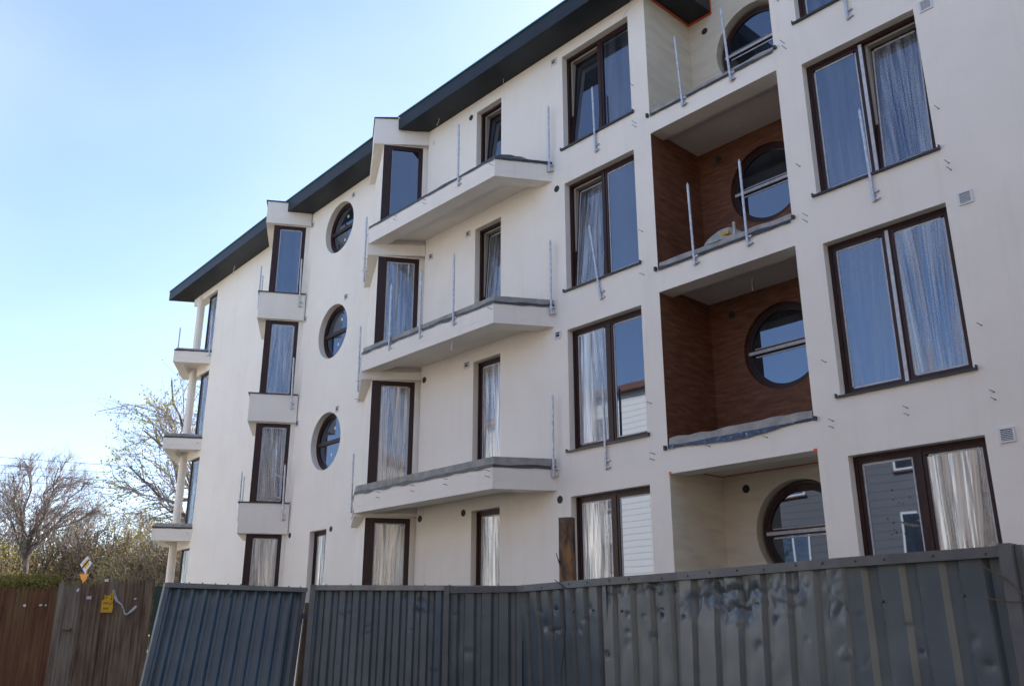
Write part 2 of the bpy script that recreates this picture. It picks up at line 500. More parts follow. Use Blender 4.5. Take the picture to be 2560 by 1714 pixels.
# column B
window(P3, *uB, *ZB[0], split=.50, films=(), tilt=(0,), thin=(1,), tape=False, seed=1)
window(P3, *uB, *ZB[1], split=.50, films=(0,), tilt=(0,), seed=2)
window(P3, *uB, *ZB[2], split=.50, films=(0,), seed=3)
window(P3, *uB, *ZB[3], split=.50, films=(0,), seed=4)
# column D
window(P3, *uD, *ZD[0], split=.50, films=(), thin=(0, 1), seed=5, mullion_tape=True)
window(P3, *uD, *ZD[1], split=.50, films=(1,), tilt=(1,), thin=(0,), seed=6, mullion_tape=True)
window(P3, *uD, *ZD[2], split=.50, films=(1,), thin=(0,), seed=7, mullion_tape=True)
window(P3, *uD, *ZD[3], split=.50, films=(1,), tape=True, seed=8)
# column A (balcony doors)
window(P3, *uA, *ZA[0], films=(), tilt=(0,), tape=False, sill=False, seed=9)
window(P3, *uA, *ZA[1], films=(0,), tilt=(0,), sill=False, seed=10)
window(P3, *uA, *ZA[2], films=(0,), sill=False, seed=11)
window(P3, *uA, *ZA[3], films=(0,), sill=False, seed=12)
# returns
for i, z in enumerate(ZR2):
    window(R2b, -1.0, -.11, *z, rc=.0, films=() if i == 0 else (0,), thick_left=.15, sill=False, seed=20 + i, tape=i > 0)
for i, z in enumerate(ZR1):
    window(R1, -.955, -.11, *z, rc=.0, films=() if i == 0 else (0,), thin=(0,), thick_left=.12, sill=False, seed=30 + i)
window(P2, *w2, films=(0,), sill=False, seed=40)
ZP1 = [(10.40, 12.47), (7.57, 9.78), (4.84, 7.05), (1.7, 4.34)]
for i, z in enumerate(ZP1):
    window(P1, -4.75, -3.90, *z, rc=.08, films=(0,), sill=False, seed=50 + i)

def round_window(P, cu, cz, r, off, bar='frame', sticker=True, seed=0):
    fr = MB()
    fr.ring(P, cu, cz, r - .055, r, off - .07, off)
    fr.ring(P, cu, cz, r - .10, r - .055, off - .065, off - .012)
    hw_ = math.sqrt((r - .10) ** 2 - .04 ** 2)
    fr.pbox(P, cu - hw_ - .01, cu + hw_ + .01, cz - .045, cz + .045, off - .07, off - .004)
    W = fr.build('round_window', 'frame', B, recalc=True)
    for sgn in (1, -1):
        p = MB(); n = 28; rr = r - .098
        a0 = math.asin(.043 / rr)
        pts = [(cu + rr * math.cos(a0 + (math.pi - 2 * a0) * i / n), cz + sgn * rr * math.sin(a0 + (math.pi - 2 * a0) * i / n)) for i in range(n + 1)]
        if sgn < 0: pts = pts[::-1]
        tz = .01 * math.sin(seed * 3 + sgn)
        p.add([P.w(u, z, off - .04) for u, z in pts], [tuple(range(n + 1))])
        p.build('pane', 'glass', W)
    if bar == 'tape':
        t = MB()
        t.pbox(P, cu - r + .045, cu + hw_ + .03, cz - .028, cz + .022, off - .004, off)
        t.pbox(P, cu - r + .16, cu + hw_ - .02, cz - .082, cz - .062, off - .038, off - .03)
        t.pbox(P, cu - r + .15, cu + hw_ - .02, cz + .058, cz + .072, off - .038, off - .03)
        t.build('glazing_tape', 'tape', W)
    elif sticker:
        for dz, du in ((.33, .10), (-.30, .0)):
            MB().pbox(P, cu + du - .035, cu + du + .03, cz + dz - .035, cz + dz + .035, off - .0385, off - .037).build('sticker', 'vent', W)
    return W
for k, (c, z, r) in enumerate(circ2): round_window(P2, c, z, .70, -.15, seed=k)

# ------------------------------------------------------------------ loggias in the main facade
DEP = 1.34
CZ = [11.70, 8.90, 6.05, 3.20]
ceil = [15.0, 9.925, 7.068, 4.145]
for i, (zb, zt) in enumerate(ZL):
    mat = 'stone' if i in (0, 3) else 'brown_clad'
    hr = .75 if i in (0, 3) else .70
    top = ceil[i]
    cz = CZ[i]
    wall_mesh(P3, [(uL[0], zb - .1), (uL[1] + .02, zb - .1), (uL[1] + .02, top), (uL[0], top)], [], [(-7.0, cz, hr)], .22, -DEP, 'loggia_back_wall', mat, B)
    MB().pbox(P3, uL[0] - .12, uL[0] + .0035, zb - .1, top, -DEP, -T - .002).build('loggia_side_wall', mat, B)
    MB().pbox(P3, uL[0] - .003, uL[0] + .0035, zb + .02, (zt - .003) if i else top, -T - .0015, -.003).build('loggia_jamb_lining', mat, B)
    MB().pbox(P3, uL[1], uL[1] + .12, zb - .1, top, -DEP, -T - .001).build('loggia_side_wall', mat, B)
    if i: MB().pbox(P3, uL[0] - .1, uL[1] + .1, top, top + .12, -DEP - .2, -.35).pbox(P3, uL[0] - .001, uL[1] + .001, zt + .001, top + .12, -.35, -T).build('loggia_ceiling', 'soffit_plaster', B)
    MB().pbox(P3, uL[0] - .1, uL[1] + .1, zb - .22, zb - .1, -DEP - .2, -T - .003).build('loggia_floor', 'concrete', B)
    if i == 0: round_window(P3, -7.0, cz, .70, -DEP - .12, 'tape', seed=10)
    elif i == 3: round_window(P3, -7.0, cz, .70, -DEP - .12, 'tape', seed=13)
    else: round_window(P3, -7.0, cz, .70, -DEP - .06, 'tape', seed=11 + i)
    # reveal closer behind the round window
    MB().disc(P3, -7.0, cz, .74, -DEP - .215).build('window_backing', 'core', B)
    # threshold: raw screed edge and hanging membrane
    n = 40
    sc = MB(); mbn = MB()
    hs = {0: .10, 1: .13, 2: .17, 3: .1}[i]
    for k in range(n):
        a = uL[0] + .02 + (uL[1] - uL[0] - .04) * k / n; b = uL[0] + .02 + (uL[1] - uL[0] - .04) * (k + 1) / n
        h1 = zb + hs * (.9 + .25 * noise.noise(Vector((a * 3, i, 0)))); h2 = zb + hs * (.9 + .25 * noise.noise(Vector((b * 3, i, 0))))
        vs = [P3.w(a, zb, .0), P3.w(b, zb, .0), P3.w(b, h2, -.02), P3.w(a, h1, -.02), P3.w(b, h2, -.30), P3.w(a, h1, -.30)]
        sc.add(vs, [(0, 1, 2, 3), (3, 2, 4, 5)])
        def mz(u):
            if i == 2:
                s_ = (u - uL[0]) / (uL[1] - uL[0])
                return -.012 - .085 * math.sin(math.pi * min(1, s_ * 1.02)) ** 2 * (.6 + .5 * s_) + .016 * noise.noise(Vector((u * 7, 3, 3))) + .03 * s_
            return -.035 + .014 * noise.noise(Vector((u * 6, i, 3)))
        def mt(u):
            return .02 + .05 * max(0, noise.noise(Vector((u * 2.1, i * 2 + 1, 1)))) + (.012 if i == 2 else 0)
        def mo(u): return .02 + .014 * noise.noise(Vector((u * 11, i, 9)))
        mbn.add([P3.w(a, zb + mz(a), .012 + mo(a)), P3.w(b, zb + mz(b), .012 + mo(b)), P3.w(b, zb + mt(b), .004), P3.w(a, zb + mt(a), .004)], [(0, 1, 2, 3)])
    sc.build('screed_edge', 'concrete', B)
    mbn.build('waterproof_membrane', 'foilblue' if i == 2 else 'flash', B, smooth=True)
    if i < 3:
        MB().pbox(P3, uL[0] - .05, uL[0] - .015, zb - .03, zb + .04, 0, .05).build('flashing_end', 'sill', B)
        MB().pbox(P3, uL[1] + .01, uL[1] + .05, zb + .0, zb + .05, 0, .05).build('flashing_end', 'sill', B)

# ------------------------------------------------------------------ balconies
def isect_off(P, off, PP, off2):      # point on line (P at off) that lies on PP offset off2
    a = P.P + P.n * off; q = PP.P + PP.n * off2
    t = (q - a).dot(PP.n) / P.d.dot(PP.n)
    return a + P.d * t
FO = .951
BB = RA.P - RD * 1.11
CC = P3.P + P3.d * -15.38 + P3.n * .975
def v2(v): return (v.x, v.y)
def edge_strip(pts, z0, z1, off, name, mat, parent, wav=.0, seed=0, n=26, o2=None, zlow=None):
    mb = MB()
    for k in range(len(pts) - 1):
        a = Vector(pts[k]); b = Vector(pts[k + 1]); d = (b - a).normalized(); nn = Vector((-d.y, d.x))
        if nn.dot(a) > 0: nn = -nn
        L = (b - a).length; m = max(2, int(n * L / 4))
        for i in range(m):
            qs = []
            for t in (i / m, (i + 1) / m):
                p = a + (b - a) * t
                w = wav * noise.noise(Vector((t * L * 3.3 + seed, k, seed))); w2 = wav * noise.noise(Vector((t * L * 2.1 + seed, k, seed + 9)))
                o = off + abs(w) * .7
                qs.append((p + nn * o, z0 + w, z1 + w2))
            (p, l1, h1), (q, l2, h2) = qs
            mb.add([(p.x, p.y, l1), (q.x, q.y, l2), (q.x, q.y, h2), (p.x, p.y, h1)], [(0, 1, 2, 3)])
    return mb.build(name, mat, parent, smooth=True)
posts = {}
def big_balcony(zb, zt, ztop, lvl):
    poly = [P3.xy(-10.68, -.1), P3.xy(-10.68, 0), v2(BB), v2(CC), v2(CC + QD * 2.0), v2(Vector(R2.xy(-1.02, -1.9))), v2(Vector(R2.xy(-.9, -.1))), P3.xy(-14.62, -.1)]
    sl = MB().prism(poly, zb + .12, zt)
    # down-stand edge: front, end, left
    def strip(a, b, w, e0=0, e1=0):
        a = Vector(a); b = Vector(b); d = (b - a).normalized(); nn = Vector((-d.y, d.x))
        if nn.dot(a) < 0: nn = -nn
        a2 = a + nn * w + d * e0; b2 = b + nn * w - d * e1
        sl.prism([v2(a), v2(b), v2(b2), v2(a2)], zb, zb + .119)
    strip(CC, BB, .32, .1, .12); strip(BB, P3.xy(-10.68, 0), .30, .24, 0)
    o = sl.build('balcony', 'stucco', B)
    # header block over the angled window below
    hz = {4: 9.63, 3: 6.82, 2: 4.0}[lvl]
    hp = [v2(CC), v2(CC + QD * 2.0), v2(Vector(R2.xy(-.9, -1.9))), R2.xy(-.3, -.2), R2.xy(-.02, -.05), R2.xy(0, .02)]
    MB().prism(hp, hz, zb - .0).build('lintel_block', 'stucco', o)
    # screed on top
    ins = .04
    tp = [P3.xy(-10.69, .0), v2(BB + RD * .0 - Vector(P3.n) * 0.02), v2(CC - Vector(P3.n) * .02), v2(CC + QD * 1.9), v2(Vector(R2.xy(-.9, -.05))), P3.xy(-14.6, 0)]
    th = ztop
    MB().prism(tp, zt, th).build('screed', 'concrete', o)
    # membrane strip
    edge_strip([v2(CC + QD * .9), v2(CC), v2(BB), P3.xy(-10.68, 0)], zt - .02, zt + .035, .012, 'waterproof_membrane', 'flash', o, wav=.03 if lvl != 4 else .022, seed=lvl, n=60)
    return o
bal4 = big_balcony(9.885, 10.255, 10.31, 4)
bal3 = big_balcony(6.98, 7.36, 7.495, 3)
bal2 = big_balcony(4.057, 4.435, 4.60, 2)
# parapet box over the top window of the big return
MB().prism([v2(CC), v2(CC + QD * 2.0), v2(Vector(R2.xy(-.9, -1.9))), R2.xy(0.0, -.2), R2.xy(0, .02)], 12.375, 13.03).build('parapet', 'stucco', B)
MB().prism([v2(CC + Vector((-.02, -.02))), v2(CC + QD * 1.95 + Vector((-.02, 0))), v2(Vector(R2.xy(-.9, -1.9))), R2.xy(-.66, -.1), R2.xy(-.70, -.03)], 13.03, 13.055).build('parapet_cap', 'sill', B)
bal1 = []
f1 = Vector(R1.xy(-1.17, .1))
for zb, zt, nm in ((12.40, 13.03, 'parapet'), (9.665, 10.385, 'balcony'), (6.915, 7.62, 'balcony'), (4.135, 4.865, 'balcony')):
    poly = [R1.xy(0.02, .1), v2(f1), v2(f1 + QD * 1.85), R1.xy(-.9, -1.7), R1.xy(-.5, -.02), R1.xy(.0, -.02)]
    if nm == 'parapet': poly[3] = R1.xy(-.9, -1.7); poly[4] = R1.xy(0, -.3); poly[5] = R1.xy(0.01, -.2)
    o = MB().prism(poly, zb, zt).build(nm, 'stucco', B)
    cap = [R1.xy(0.02 if nm != 'parapet' else -.62, .13), v2(f1 + Vector((-.035, -.03))), v2(f1 + QD * 1.5 + Vector((-.035, 0))), R1.xy(-.9, -.9), R1.xy(-.6, -.01), R1.xy(0.0 if nm != 'parapet' else -.62, -.01)]
    MB().prism(cap, zt, zt + .03).build('cap_flashing', 'sill', o)
    if nm == 'balcony': bal1.append(o)
bal0 = []
for k, (zb, zt, tz) in enumerate(((9.975, 10.35, 10.44), (7.215, 7.57, 7.70), (4.475, 4.84, 4.98))):
    def rp(u, q): return v2(R0.P + RD * u + QD * q)
    poly = [rp(.04, -.02), rp(-1.12, -.02), rp(-1.12, 2.1), rp(-.1, 2.1), rp(.6, .5)]
    m = MB().prism(poly, zb + .14, zt)
    m.prism([rp(.035, -.017), rp(-1.117, -.017), rp(-1.117, .28), rp(-.12, .28)], zb, zb + .139)
    m.prism([rp(-1.117, .283), rp(-1.117, 2.097), rp(-.84, 2.097), rp(-.84, .283)], zb, zb + .139)
    m.prism([rp(-.837, 1.85), rp(-.837, 2.097), rp(-.1, 2.097), rp(-.1, 1.85)], zb, zb + .139)
    o = m.build('corner_balcony', 'stucco', B)
    MB().prism([rp(.03, .0), rp(-1.07, .0), rp(-1.07, 2.0), rp(-.1, 2.0), rp(.5, .5)], zt, tz).build('screed', 'concrete', o)
    edge_strip([rp(-1.12, 1.5), rp(-1.12, -.02), rp(.04, -.02)], zt - .015, zt + .035, .01, 'waterproof_membrane', 'flash', o, wav=.02, seed=k + 20, n=40)
    bal0.append(o)
def rp(u, q): return v2(R0.P + RD * u + QD * q)
# columns and facade-line beams at the far corner
lev = [(10.44, 12.60), (7.70, 10.12), (4.98, 7.36), (0, 4.62)]
for z0, z1 in lev:
    cx_, cy_ = rp(-.66, 1.28)
    MB().tube((cx_, cy_, z0), (cx_, cy_, z1), .122, .122, 28).build('column', 'stucco', B, angle=40)
MB().pbox(P1, -5.95, -3.905, 12.50, 12.733, -.3, -.0).build('beam', 'stucco', B)
for z in (9.975, 7.215, 4.475):
    MB().pbox(P1, -4.95, -3.905, z - .20, z + .138, -.26, -.002).build('beam', 'stucco', B)
# closing wall behind the far corner glazing
slabwall(P1.xy(-4.72, -.16), v2(Vector(P1.xy(-4.72, -.16)) + Vector((.1, 3))), 0, 12.7, .2).build('side_wall', 'stucco', B)

# railing posts ---------------------------------------------------------------
def post(P, u, zb, zt, o, parent, dz=0, lean=0, side=1):
    m = MB()
    p0 = Vector(P.w(u, zb, o + .03)); p1 = Vector(P.w(u + lean, zt, o + .03 + .01))
    m.tube(p0, p1, .021, .021, 10)
    m.tube(p1, p1 + Vector((0, 0, .035)), .011, .008, 8)
    for zz in (zb + .03, zb + .14):
        m.tube(P.w(u, zz, o + .03), P.w(u, zz, o - .002), .009, .009, 6)
        m.pbox(P, u + .021, u + .075, zz - .012, zz + .012, o - .0, o + .03)
        m.tube(P.w(u + .07, zz - .0, o), P.w(u + .07, zz, o + .045), .012, .012, 6)
    m.pbox(P, u - .03, u + .03, zb - .0, zb + .17, o + .001, o + .012)
    return m.build('railing_post', 'galv', parent, angle=40)
post(P3, -12.29, 10.07, 11.43, FO, bal4)
for u in (-14.40, -13.38, -12.35): post(P3, u, 7.21, 8.62, FO, bal3)
post(RA, -.07, 10.06, 11.45, 0.02, bal4); post(RA, -.07, 7.19, 8.62, .02, bal3); post(RA, -.07, 4.28, 5.69, .02, bal2)
PS = Pl(v2(CC + QD * .3), tuple(QD)); 
if PS.n.dot(RD) > 0: PS.n = -PS.n
post(PS, 0, 9.12, 10.66, .02, bal4); post(PS, 0, 6.62, 8.06, .02, bal3); post(PS, 0, 4.10, 5.29, .02, bal2)
post(P3, -9.54, 10.01, 11.35, .0, B, lean=-.02); post(P3, -9.53, 7.17, 8.60, .0, B, lean=-.20); post(P3, -9.54, 4.26, 5.66, 0, B)
post(P3, -7.59, 10.03, 11.40, .01, B, lean=-.06); post(P3, -6.65, 10.03, 11.42, .01, B, lean=-.06)
post(P3, -7.57, 7.18, 8.57, .01, B, lean=-.02); post(P3, -6.61, 7.18, 8.58, .01, B, lean=-.01)
post(P3, -4.67, 7.17, 8.56, .0, B, lean=-.02); post(P3, -4.68, 10.06, 11.45, .0, B)
for i, (zb, zt) in enumerate(((10.02, 11.37), (7.25, 8.60), (4.45, 5.80))):
    post(R1, -.13, zb, zt, .1, bal1[i], lean=-.03)
    pq = Pl(v2(f1 + QD * .3), tuple(QD))
    if pq.n.dot(RD) > 0: pq.n = -pq.n
    if i != 1:
        post(pq, .0, zb, zt - .15, .0, bal1[i]); post(pq, .7, zb, zt - .15, .0, bal1[i])
post(R0, -.06, 10.21, 11.56, .0, bal0[0], lean=-.03)
pq = Pl(v2(R0.P - RD * 1.12 + QD * .8), tuple(QD))
if pq.n.dot(RD) > 0: pq.n = -pq.n
post(pq, 0, 10.1, 11.35, .0, bal0[0])

# anchor pins -----------------------------------------------------------------
def pin(P, u, z, o=0, parent=None):
    m = MB(); m.tube(P.w(u, z, o - .02), P.w(u - .012, z + .012, o + .10), .0048, .0048, 6)
    m.tube(P.w(u, z, o), P.w(u, z, o + .005), .009, .009, 8)
    return m.build('anchor_pin', 'rod', parent or B)
for u, z in [(-8.63, 10.96), (-8.61, 10.19), (-8.61, 10.11), (-8.58, 8.11), (-8.6, 7.34), (-5.7, 10.23), (-5.68, 10.12), (-5.67, 8.12), (-5.65, 7.33), (-5.66, 7.24), (-5.72, 11.01), (-8.58, 5.17), (-8.57, 4.37), (-8.58, 4.28), (-5.62, 5.17), (-3.69, 8.13), (-3.68, 7.34), (-3.67, 7.24), (-3.63, 5.17), (-3.62, 4.36), (-3.62, 4.27), (-5.61, 4.37), (-5.62, 4.28), (-4.63, 4.36), (-4.63, 4.27), (-7.55, 4.33), (-6.6, 4.31)]:
    pin(P3, u, z)
for u, z in [(-14.5, 4.36), (-14.5, 4.26), (-13.41, 4.36), (-13.41, 4.26), (-12.44, 4.36), (-12.44, 4.26), (-11.32, 4.36), (-11.32, 4.26)]: pin(P3, u, z, FO, bal2)
for u, z in [(-13.34, 10.17), (-13.34, 10.08), (-14.36, 10.17), (-14.36, 10.08), (-11.29, 10.12)]: pin(P3, u, z, FO, bal4)
pin(P3, -11.30, 7.25, FO, bal3)
for zz, bo in ((9.5, bal4), (9.2, bal4), (6.7, bal3), (6.3, bal3)): pin(PS, .0, zz + .15, .0, bo)
for bo, z in zip(bal0, (10.2, 7.42, 4.7)): pin(R0, -.1, z, .02, bo); pin(pq, .2, z, .0, bo)

# vents ----------------------------------------------------------------------
def square_vent(P, u, z, s=.085):
    m = MB()
    m.pbox(P, u - s, u - s + .02, z - s, z + s, 0, .02); m.pbox(P, u + s - .02, u + s, z - s, z + s, 0, .02)
    m.pbox(P, u - s + .02, u + s - .02, z + s - .02, z + s, 0, .02); m.pbox(P, u - s + .02, u + s - .02, z - s, z - s + .02, 0, .02)
    ns = 6 if s > .08 else 2
    for k in range(ns):
        zz = z - s + .03 + k * (2 * s - .06) / (ns - .5)
        m.pbox(P, u - s + .02, u + s - .02, zz, zz + .009, .003, .014)
    o = m.build('wall_vent', 'vent', B)
    MB().pbox(P, u - s + .02, u + s - .02, z - s + .02, z + s - .02, .0, .003).build('duct', 'ventdark', o)
for u, z in [(-13.14, 9.65), (-14.40, 9.55), (-10.58, 12.47), (-13.12, 6.81), (-10.59, 6.8), (-3.63, 9.69), (-3.56, 6.81), (-3.56, 3.85)]: square_vent(P3, u, z, .085 if u > -5 else .07)
for u, z in [(-.96, 12.5), (-3.06, 12.42), (-1.03, 9.73), (-3.08, 9.70), (-1.12, 6.9), (-3.08, 6.89)]: square_vent(P2, u, z, .075)
def round_vent(P, u, z, r=.06, mat='ventdark', o=0):
    m = MB(); m.ring(P, u, z, r - .008, r + .006, o - .02, o + .004, 20)
    q = m.build('duct_hole', 'vent' if mat == 'cream' else 'sill', B, recalc=True)
    MB().disc(P, u, z, r - .007, o + .0025, 20).build('duct', 'ventdark' if mat != 'cream' else 'stone', q)
for u, z in [(-13.11, 12.4), (-10.56, 9.68), (-14.50, 6.8), (-13.15, 3.93), (-14.50, 3.95), (-10.61, 3.9)]: round_vent(P3, u, z)
round_vent(P3, -14.42, 12.36, .055, 'cream')
for u, z in [(-1.07, 4.08), (-3.04, 4.10)]: round_vent(P2, u, z)
for u, z in [(-7.96, 12.41), (-7.89, 9.69), (-7.87, 6.78), (-7.87, 3.9)]: round_vent(P3, u, z, .06, o=-DEP)

# loose cables hanging from soffits -------------------------------------------------
def wire(p, pts, mat='whitecable', parent=B, r=.006):
    P_, u, z, o = p
    MB().path([P_.w(u + a, z + b, o + c) for a, b, c in pts], r, 5).build('loose_cable', mat, parent)
wire((P3, -7.2, 9.92, -.9), [(0, 0, 0), (.01, -.06, .02), (.05, -.12, .0)])
wire((P3, -7.1, 7.06, -.8), [(0, 0, 0), (0, -.12, .02), (.02, -.24, .05)], r=.008)
wire((P3, -14.0, 12.70, .2), [(0, 0, 0), (.02, .0, -.0), (.04, -.12, .04), (0, -.2, .06)])
wire((P3, -11.9, 12.70, .15), [(0, 0, 0), (.02, -.1, .02), (.05, -.16, .04), (.02, -.22, .02)])
wire((P3, -8.52, 12.70, .1), [(0, 0, 0), (.05, -.15, .05), (-.02, -.3, .08), (-.16, -.36, .04)])
wire((P1, -2.2, 12.70, .2), [(0, 0, 0), (.0, -.1, .02), (-.03, -.2, .02), (-.1, -.26, 0)], r=.01)
wire((P3, -13.9, 6.97, .5), [(0, 0, 0), (.0, -.1, .0), (-.04, -.3, .02)])
wire((P3, -13.7, 4.05, .5), [(0, 0, 0), (.0, -.12, .0), (-.04, -.25, .02)])
wire((P3, -12.6, 6.97, .8), [(0, 0, 0), (-.01, -.16, 0)], r=.016)

# things lying about on the balconies ---------------------------------------------
def sheet_mesh(fn, nu, nv, name, mat, label, cat, thick=.0):
    mb = MB()
    vs = [fn(i / nu, j / nv) for j in range(nv + 1) for i in range(nu + 1)]
    fs = [(j * (nu + 1) + i, j * (nu + 1) + i + 1, (j + 1) * (nu + 1) + i + 1, (j + 1) * (nu + 1) + i) for j in range(nv) for i in range(nu)]
    mb.add(vs, fs)
    o = mb.build(name, mat, None, smooth=True)
    if label: tag(o, label, cat)
    return o
def tarpfn(s, t):
    # draped over the end edge of the top balcony, from the corner towards the wall
    p = BB + RD * (s * .86)
    hump = .14 * (math.sin(min(1, s * 1.15) * math.pi * .9) ** .7 if s < .95 else 0) + .035
    hump *= (1 - .55 * s)
    n = noise.noise(Vector((s * 7, t * 4, 2)))
    across = t * .5
    up = 10.315 + hump * math.sin(math.pi * min(1, .25 + t)) + .02 * n
    if t < .3: up = 10.235 + (t / .3) * (hump + .09) + .012 * n
    q = p + QD * (across - .02) + RD * .01 * n
    return (q.x, q.y, up)
M['tarp'] = noisy('black_sheeting', [(.3, (.008, .010, .014)), (.7, (.035, .045, .06))], 6, .28, .8, .03, bscale=16)
sheet_mesh(tarpfn, 30, 12, 'plastic_sheet', 'tarp', 'crumpled black plastic sheeting lying on the end of the top big balcony', 'plastic sheet')
def sackfn_side(s, t):
    ang = s * 2 * math.pi
    return None
# torn grey sack with yellow piece, on the third loggia floor
SK = thing('sack', 'open grey plastic sack slumped on the edge of the brown loggia under the roof', 'sack', P3.w(-7.2, 7.46, -.2))
sk = MB(); nu, nv = 22, 14; vs = []
for j in range(nv + 1):
    for i in range(nu + 1):
        s_, t_ = i / nu, j / nv
        u = -7.60 + .80 * s_
        arch = .22 * (math.sin(math.pi * (.04 + .90 * s_ ** 1.6)) ** .8)
        a = math.pi * t_
        n_ = .02 * noise.noise(Vector((s_ * 5, t_ * 5, 1)))
        z = 7.46 + arch * math.sin(a) * 1.1 + n_
        o_ = -.20 - .16 * math.cos(a) * (.3 + math.sin(math.pi * s_)) + n_
        vs.append(P3.w(u, z, o_))
sk.add(vs, [(j * (nu + 1) + i, j * (nu + 1) + i + 1, (j + 1) * (nu + 1) + i + 1, (j + 1) * (nu + 1) + i) for j in range(nv) for i in range(nu)])
M['sack'] = noisy('sack_plastic', [(.3, (.22, .22, .20)), (.6, (.42, .42, .38)), (.8, (.06, .06, .06))], 5, .5, .6, .02, bscale=12)
sk.build('sack_body', 'sack', SK, smooth=True)
M['yellow'] = newmat('yellow_foam', (.55, .28, .03), .7)[0]
MB().pbox(P3, -7.15, -6.95, 7.52, 7.57, -.06, -.01).build('foam_strip', 'yellow', SK)
MB().pbox(P3, -6.88, -6.84, 7.46, 7.68, -.05, -.02).build('strap', 'sack', SK)

# ------------------------------------------------------------------ metal fence
M['paint'] = noisy('fence_paint', [(.3, (.052, .076, .095)), (.62, (.080, .108, .128)), (.8, (.13, .145, .15))], 2.2, .33, .25, .004, bscale=9, detail=7, spec=.6)
M['rail'] = noisy('fence_rail_paint', [(.3, (.075, .085, .095)), (.7, (.13, .135, .14))], 4, .45, .2, .003, bscale=30)
M['bolt'] = newmat('bolt', (.12, .12, .12), .4, .7)[0]
M['oldwood'] = noisy('old_wood', [(.3, (.06, .04, .025)), (.7, (.20, .15, .10))], 9, .9, .6, .01, mscale=(1, 1, .12))

def sheet(P, u0, u1, ztop, zbot, pitch, depth, lean, parent, dents, seed=0, o=0, ztop2=None, skew=0, name='sheet', prof=((0, 0), (.48, 0), (.60, 1), (.84, 1), (.96, 0))):
    """trapezoidal profiled sheet; lean = outward offset per metre going down; dents: (u,z,radius,depth,kind)"""
    us = []
    k = math.floor(u0 / pitch) - 1
    while k * pitch < u1 + pitch:
        for a, h in prof:
            us.append(((k + a) * pitch, h))
        k += 1
    fine = []
    for i in range(len(us) - 1):
        (a, ha), (b, hb) = us[i], us[i + 1]
        m = max(3, int((b - a) / .010))
        for j in range(m): fine.append((a + (b - a) * j / m, ha + (hb - ha) * j / m))
    fine = [(u, h) for u, h in fine if u0 <= u <= u1]
    nv = 84
    vs = []
    for j in range(nv + 1):
        t = (j / 72) * .52 if j <= 72 else .52 + .48 * (j - 72) / 12
        for u, h in fine:
            zt_ = ztop if ztop2 is None else ztop + (ztop2 - ztop) * (u - u0) / (u1 - u0)
            z = zt_ + (zbot - zt_) * t
            off = o - h * depth + lean * (zt_ - z)
            off += .012 * noise.noise(Vector((u * 1.1, z * 1.2, seed))) + .004 * noise.noise(Vector((u * 6, z * 5, seed)))
            uu = u + skew * (zt_ - z)
            for du, dz_, rr, dd, kind in dents:
                x = (u - du) / rr; y = (z - dz_) / (rr * (1.0 if kind == 0 else .7))
                q = x * x + y * y
                if q < 6:
                    c = noise.noise(Vector((u * 14, z * 14, seed + du)))
                    if kind == 2: off -= .5 * dd * max(0, 1 - q / 6) ** .5 * (1 - abs(noise.noise(Vector((u * 9, z * 9, seed + du)))) * 3.2 + .7 * noise.noise(Vector((u * 22, z * 20, seed + 3 * du))))
                    elif kind == 0: off -= .5 * dd * math.exp(-q * 1.2) * (1 + 1.2 * abs(c)) 
                    else: off -= .55 * dd * math.exp(-q * 1.4) * (1 + 1.5 * c)
            vs.append(P.w(uu, z, off))
    w = len(fine)
    fs = [(j * w + i, j * w + i + 1, (j + 1) * w + i + 1, (j + 1) * w + i) for j in range(nv) for i in range(w - 1)]
    mb = MB(); mb.add(vs, fs)
    return mb.build(name, 'paint', parent, angle=24)

def bolts(P, lst, parent, r=.010):
    for u, z, o in lst:
        m = MB(); m.tube(P.w(u, z, o - .004), P.w(u, z, o + .008), r, r * .8, 8)
        m.build('bolt', 'bolt', parent)

rnd = random.Random(3)
def rdents(n, u0, u1, z0, z1, small=True):
    out = []
    for _ in range(n):
        out.append((rnd.uniform(u0, u1), rnd.uniform(z0, z1), rnd.uniform(.02, .05), rnd.uniform(.008, .02), rnd.choice((0, 1, 2))))
    return out

# gate leaf 1
ZIG = ((0, 0), (.14, 0), (.46, 1), (.64, 1), (.96, 0))
a, b = (-3.71, 9.98), (-2.42, 10.98)
G1 = Pl(a, (b[0] - a[0], b[1] - a[1])); L1 = 1.63
G1E = thing('metal_gate', 'leaning blue-grey corrugated gate leaf, the farthest left, next to the wooden fence', 'gate', (a[0], a[1], 0), 'leaves of the corrugated gate')
sheet(G1, .03, L1 - .02, 2.235, .08, .145, .045, .26, G1E, rdents(7, .1, 1.5, 1.2, 2.1) + [(.25, 2.14, .03, .02, 0), (.75, 2.13, .03, .03, 0), (.92, 2.13, .03, .03, 0)], 1, o=-.01, skew=-.20, prof=ZIG)
m = MB(); m.pbox(G1, -.02, L1, 2.20, 2.25, -.045, .03); m.build('top_rail', noisy('pale_rail', [(.3, (.14, .145, .15)), (.7, (.22, .22, .22))], 5, .5, .2, .003), G1E)
for uu in (-.02, L1 - .06): MB().pbox(G1, uu, uu + .05, .05, 2.198, -.045, .02, .26 * 2.15, 0, -.20 * 2.15).build('side_rail', 'rail', G1E)
bolts(G1, [(.1 + k * .145, 2.258, .0) for k in range(11)], G1E, .008)
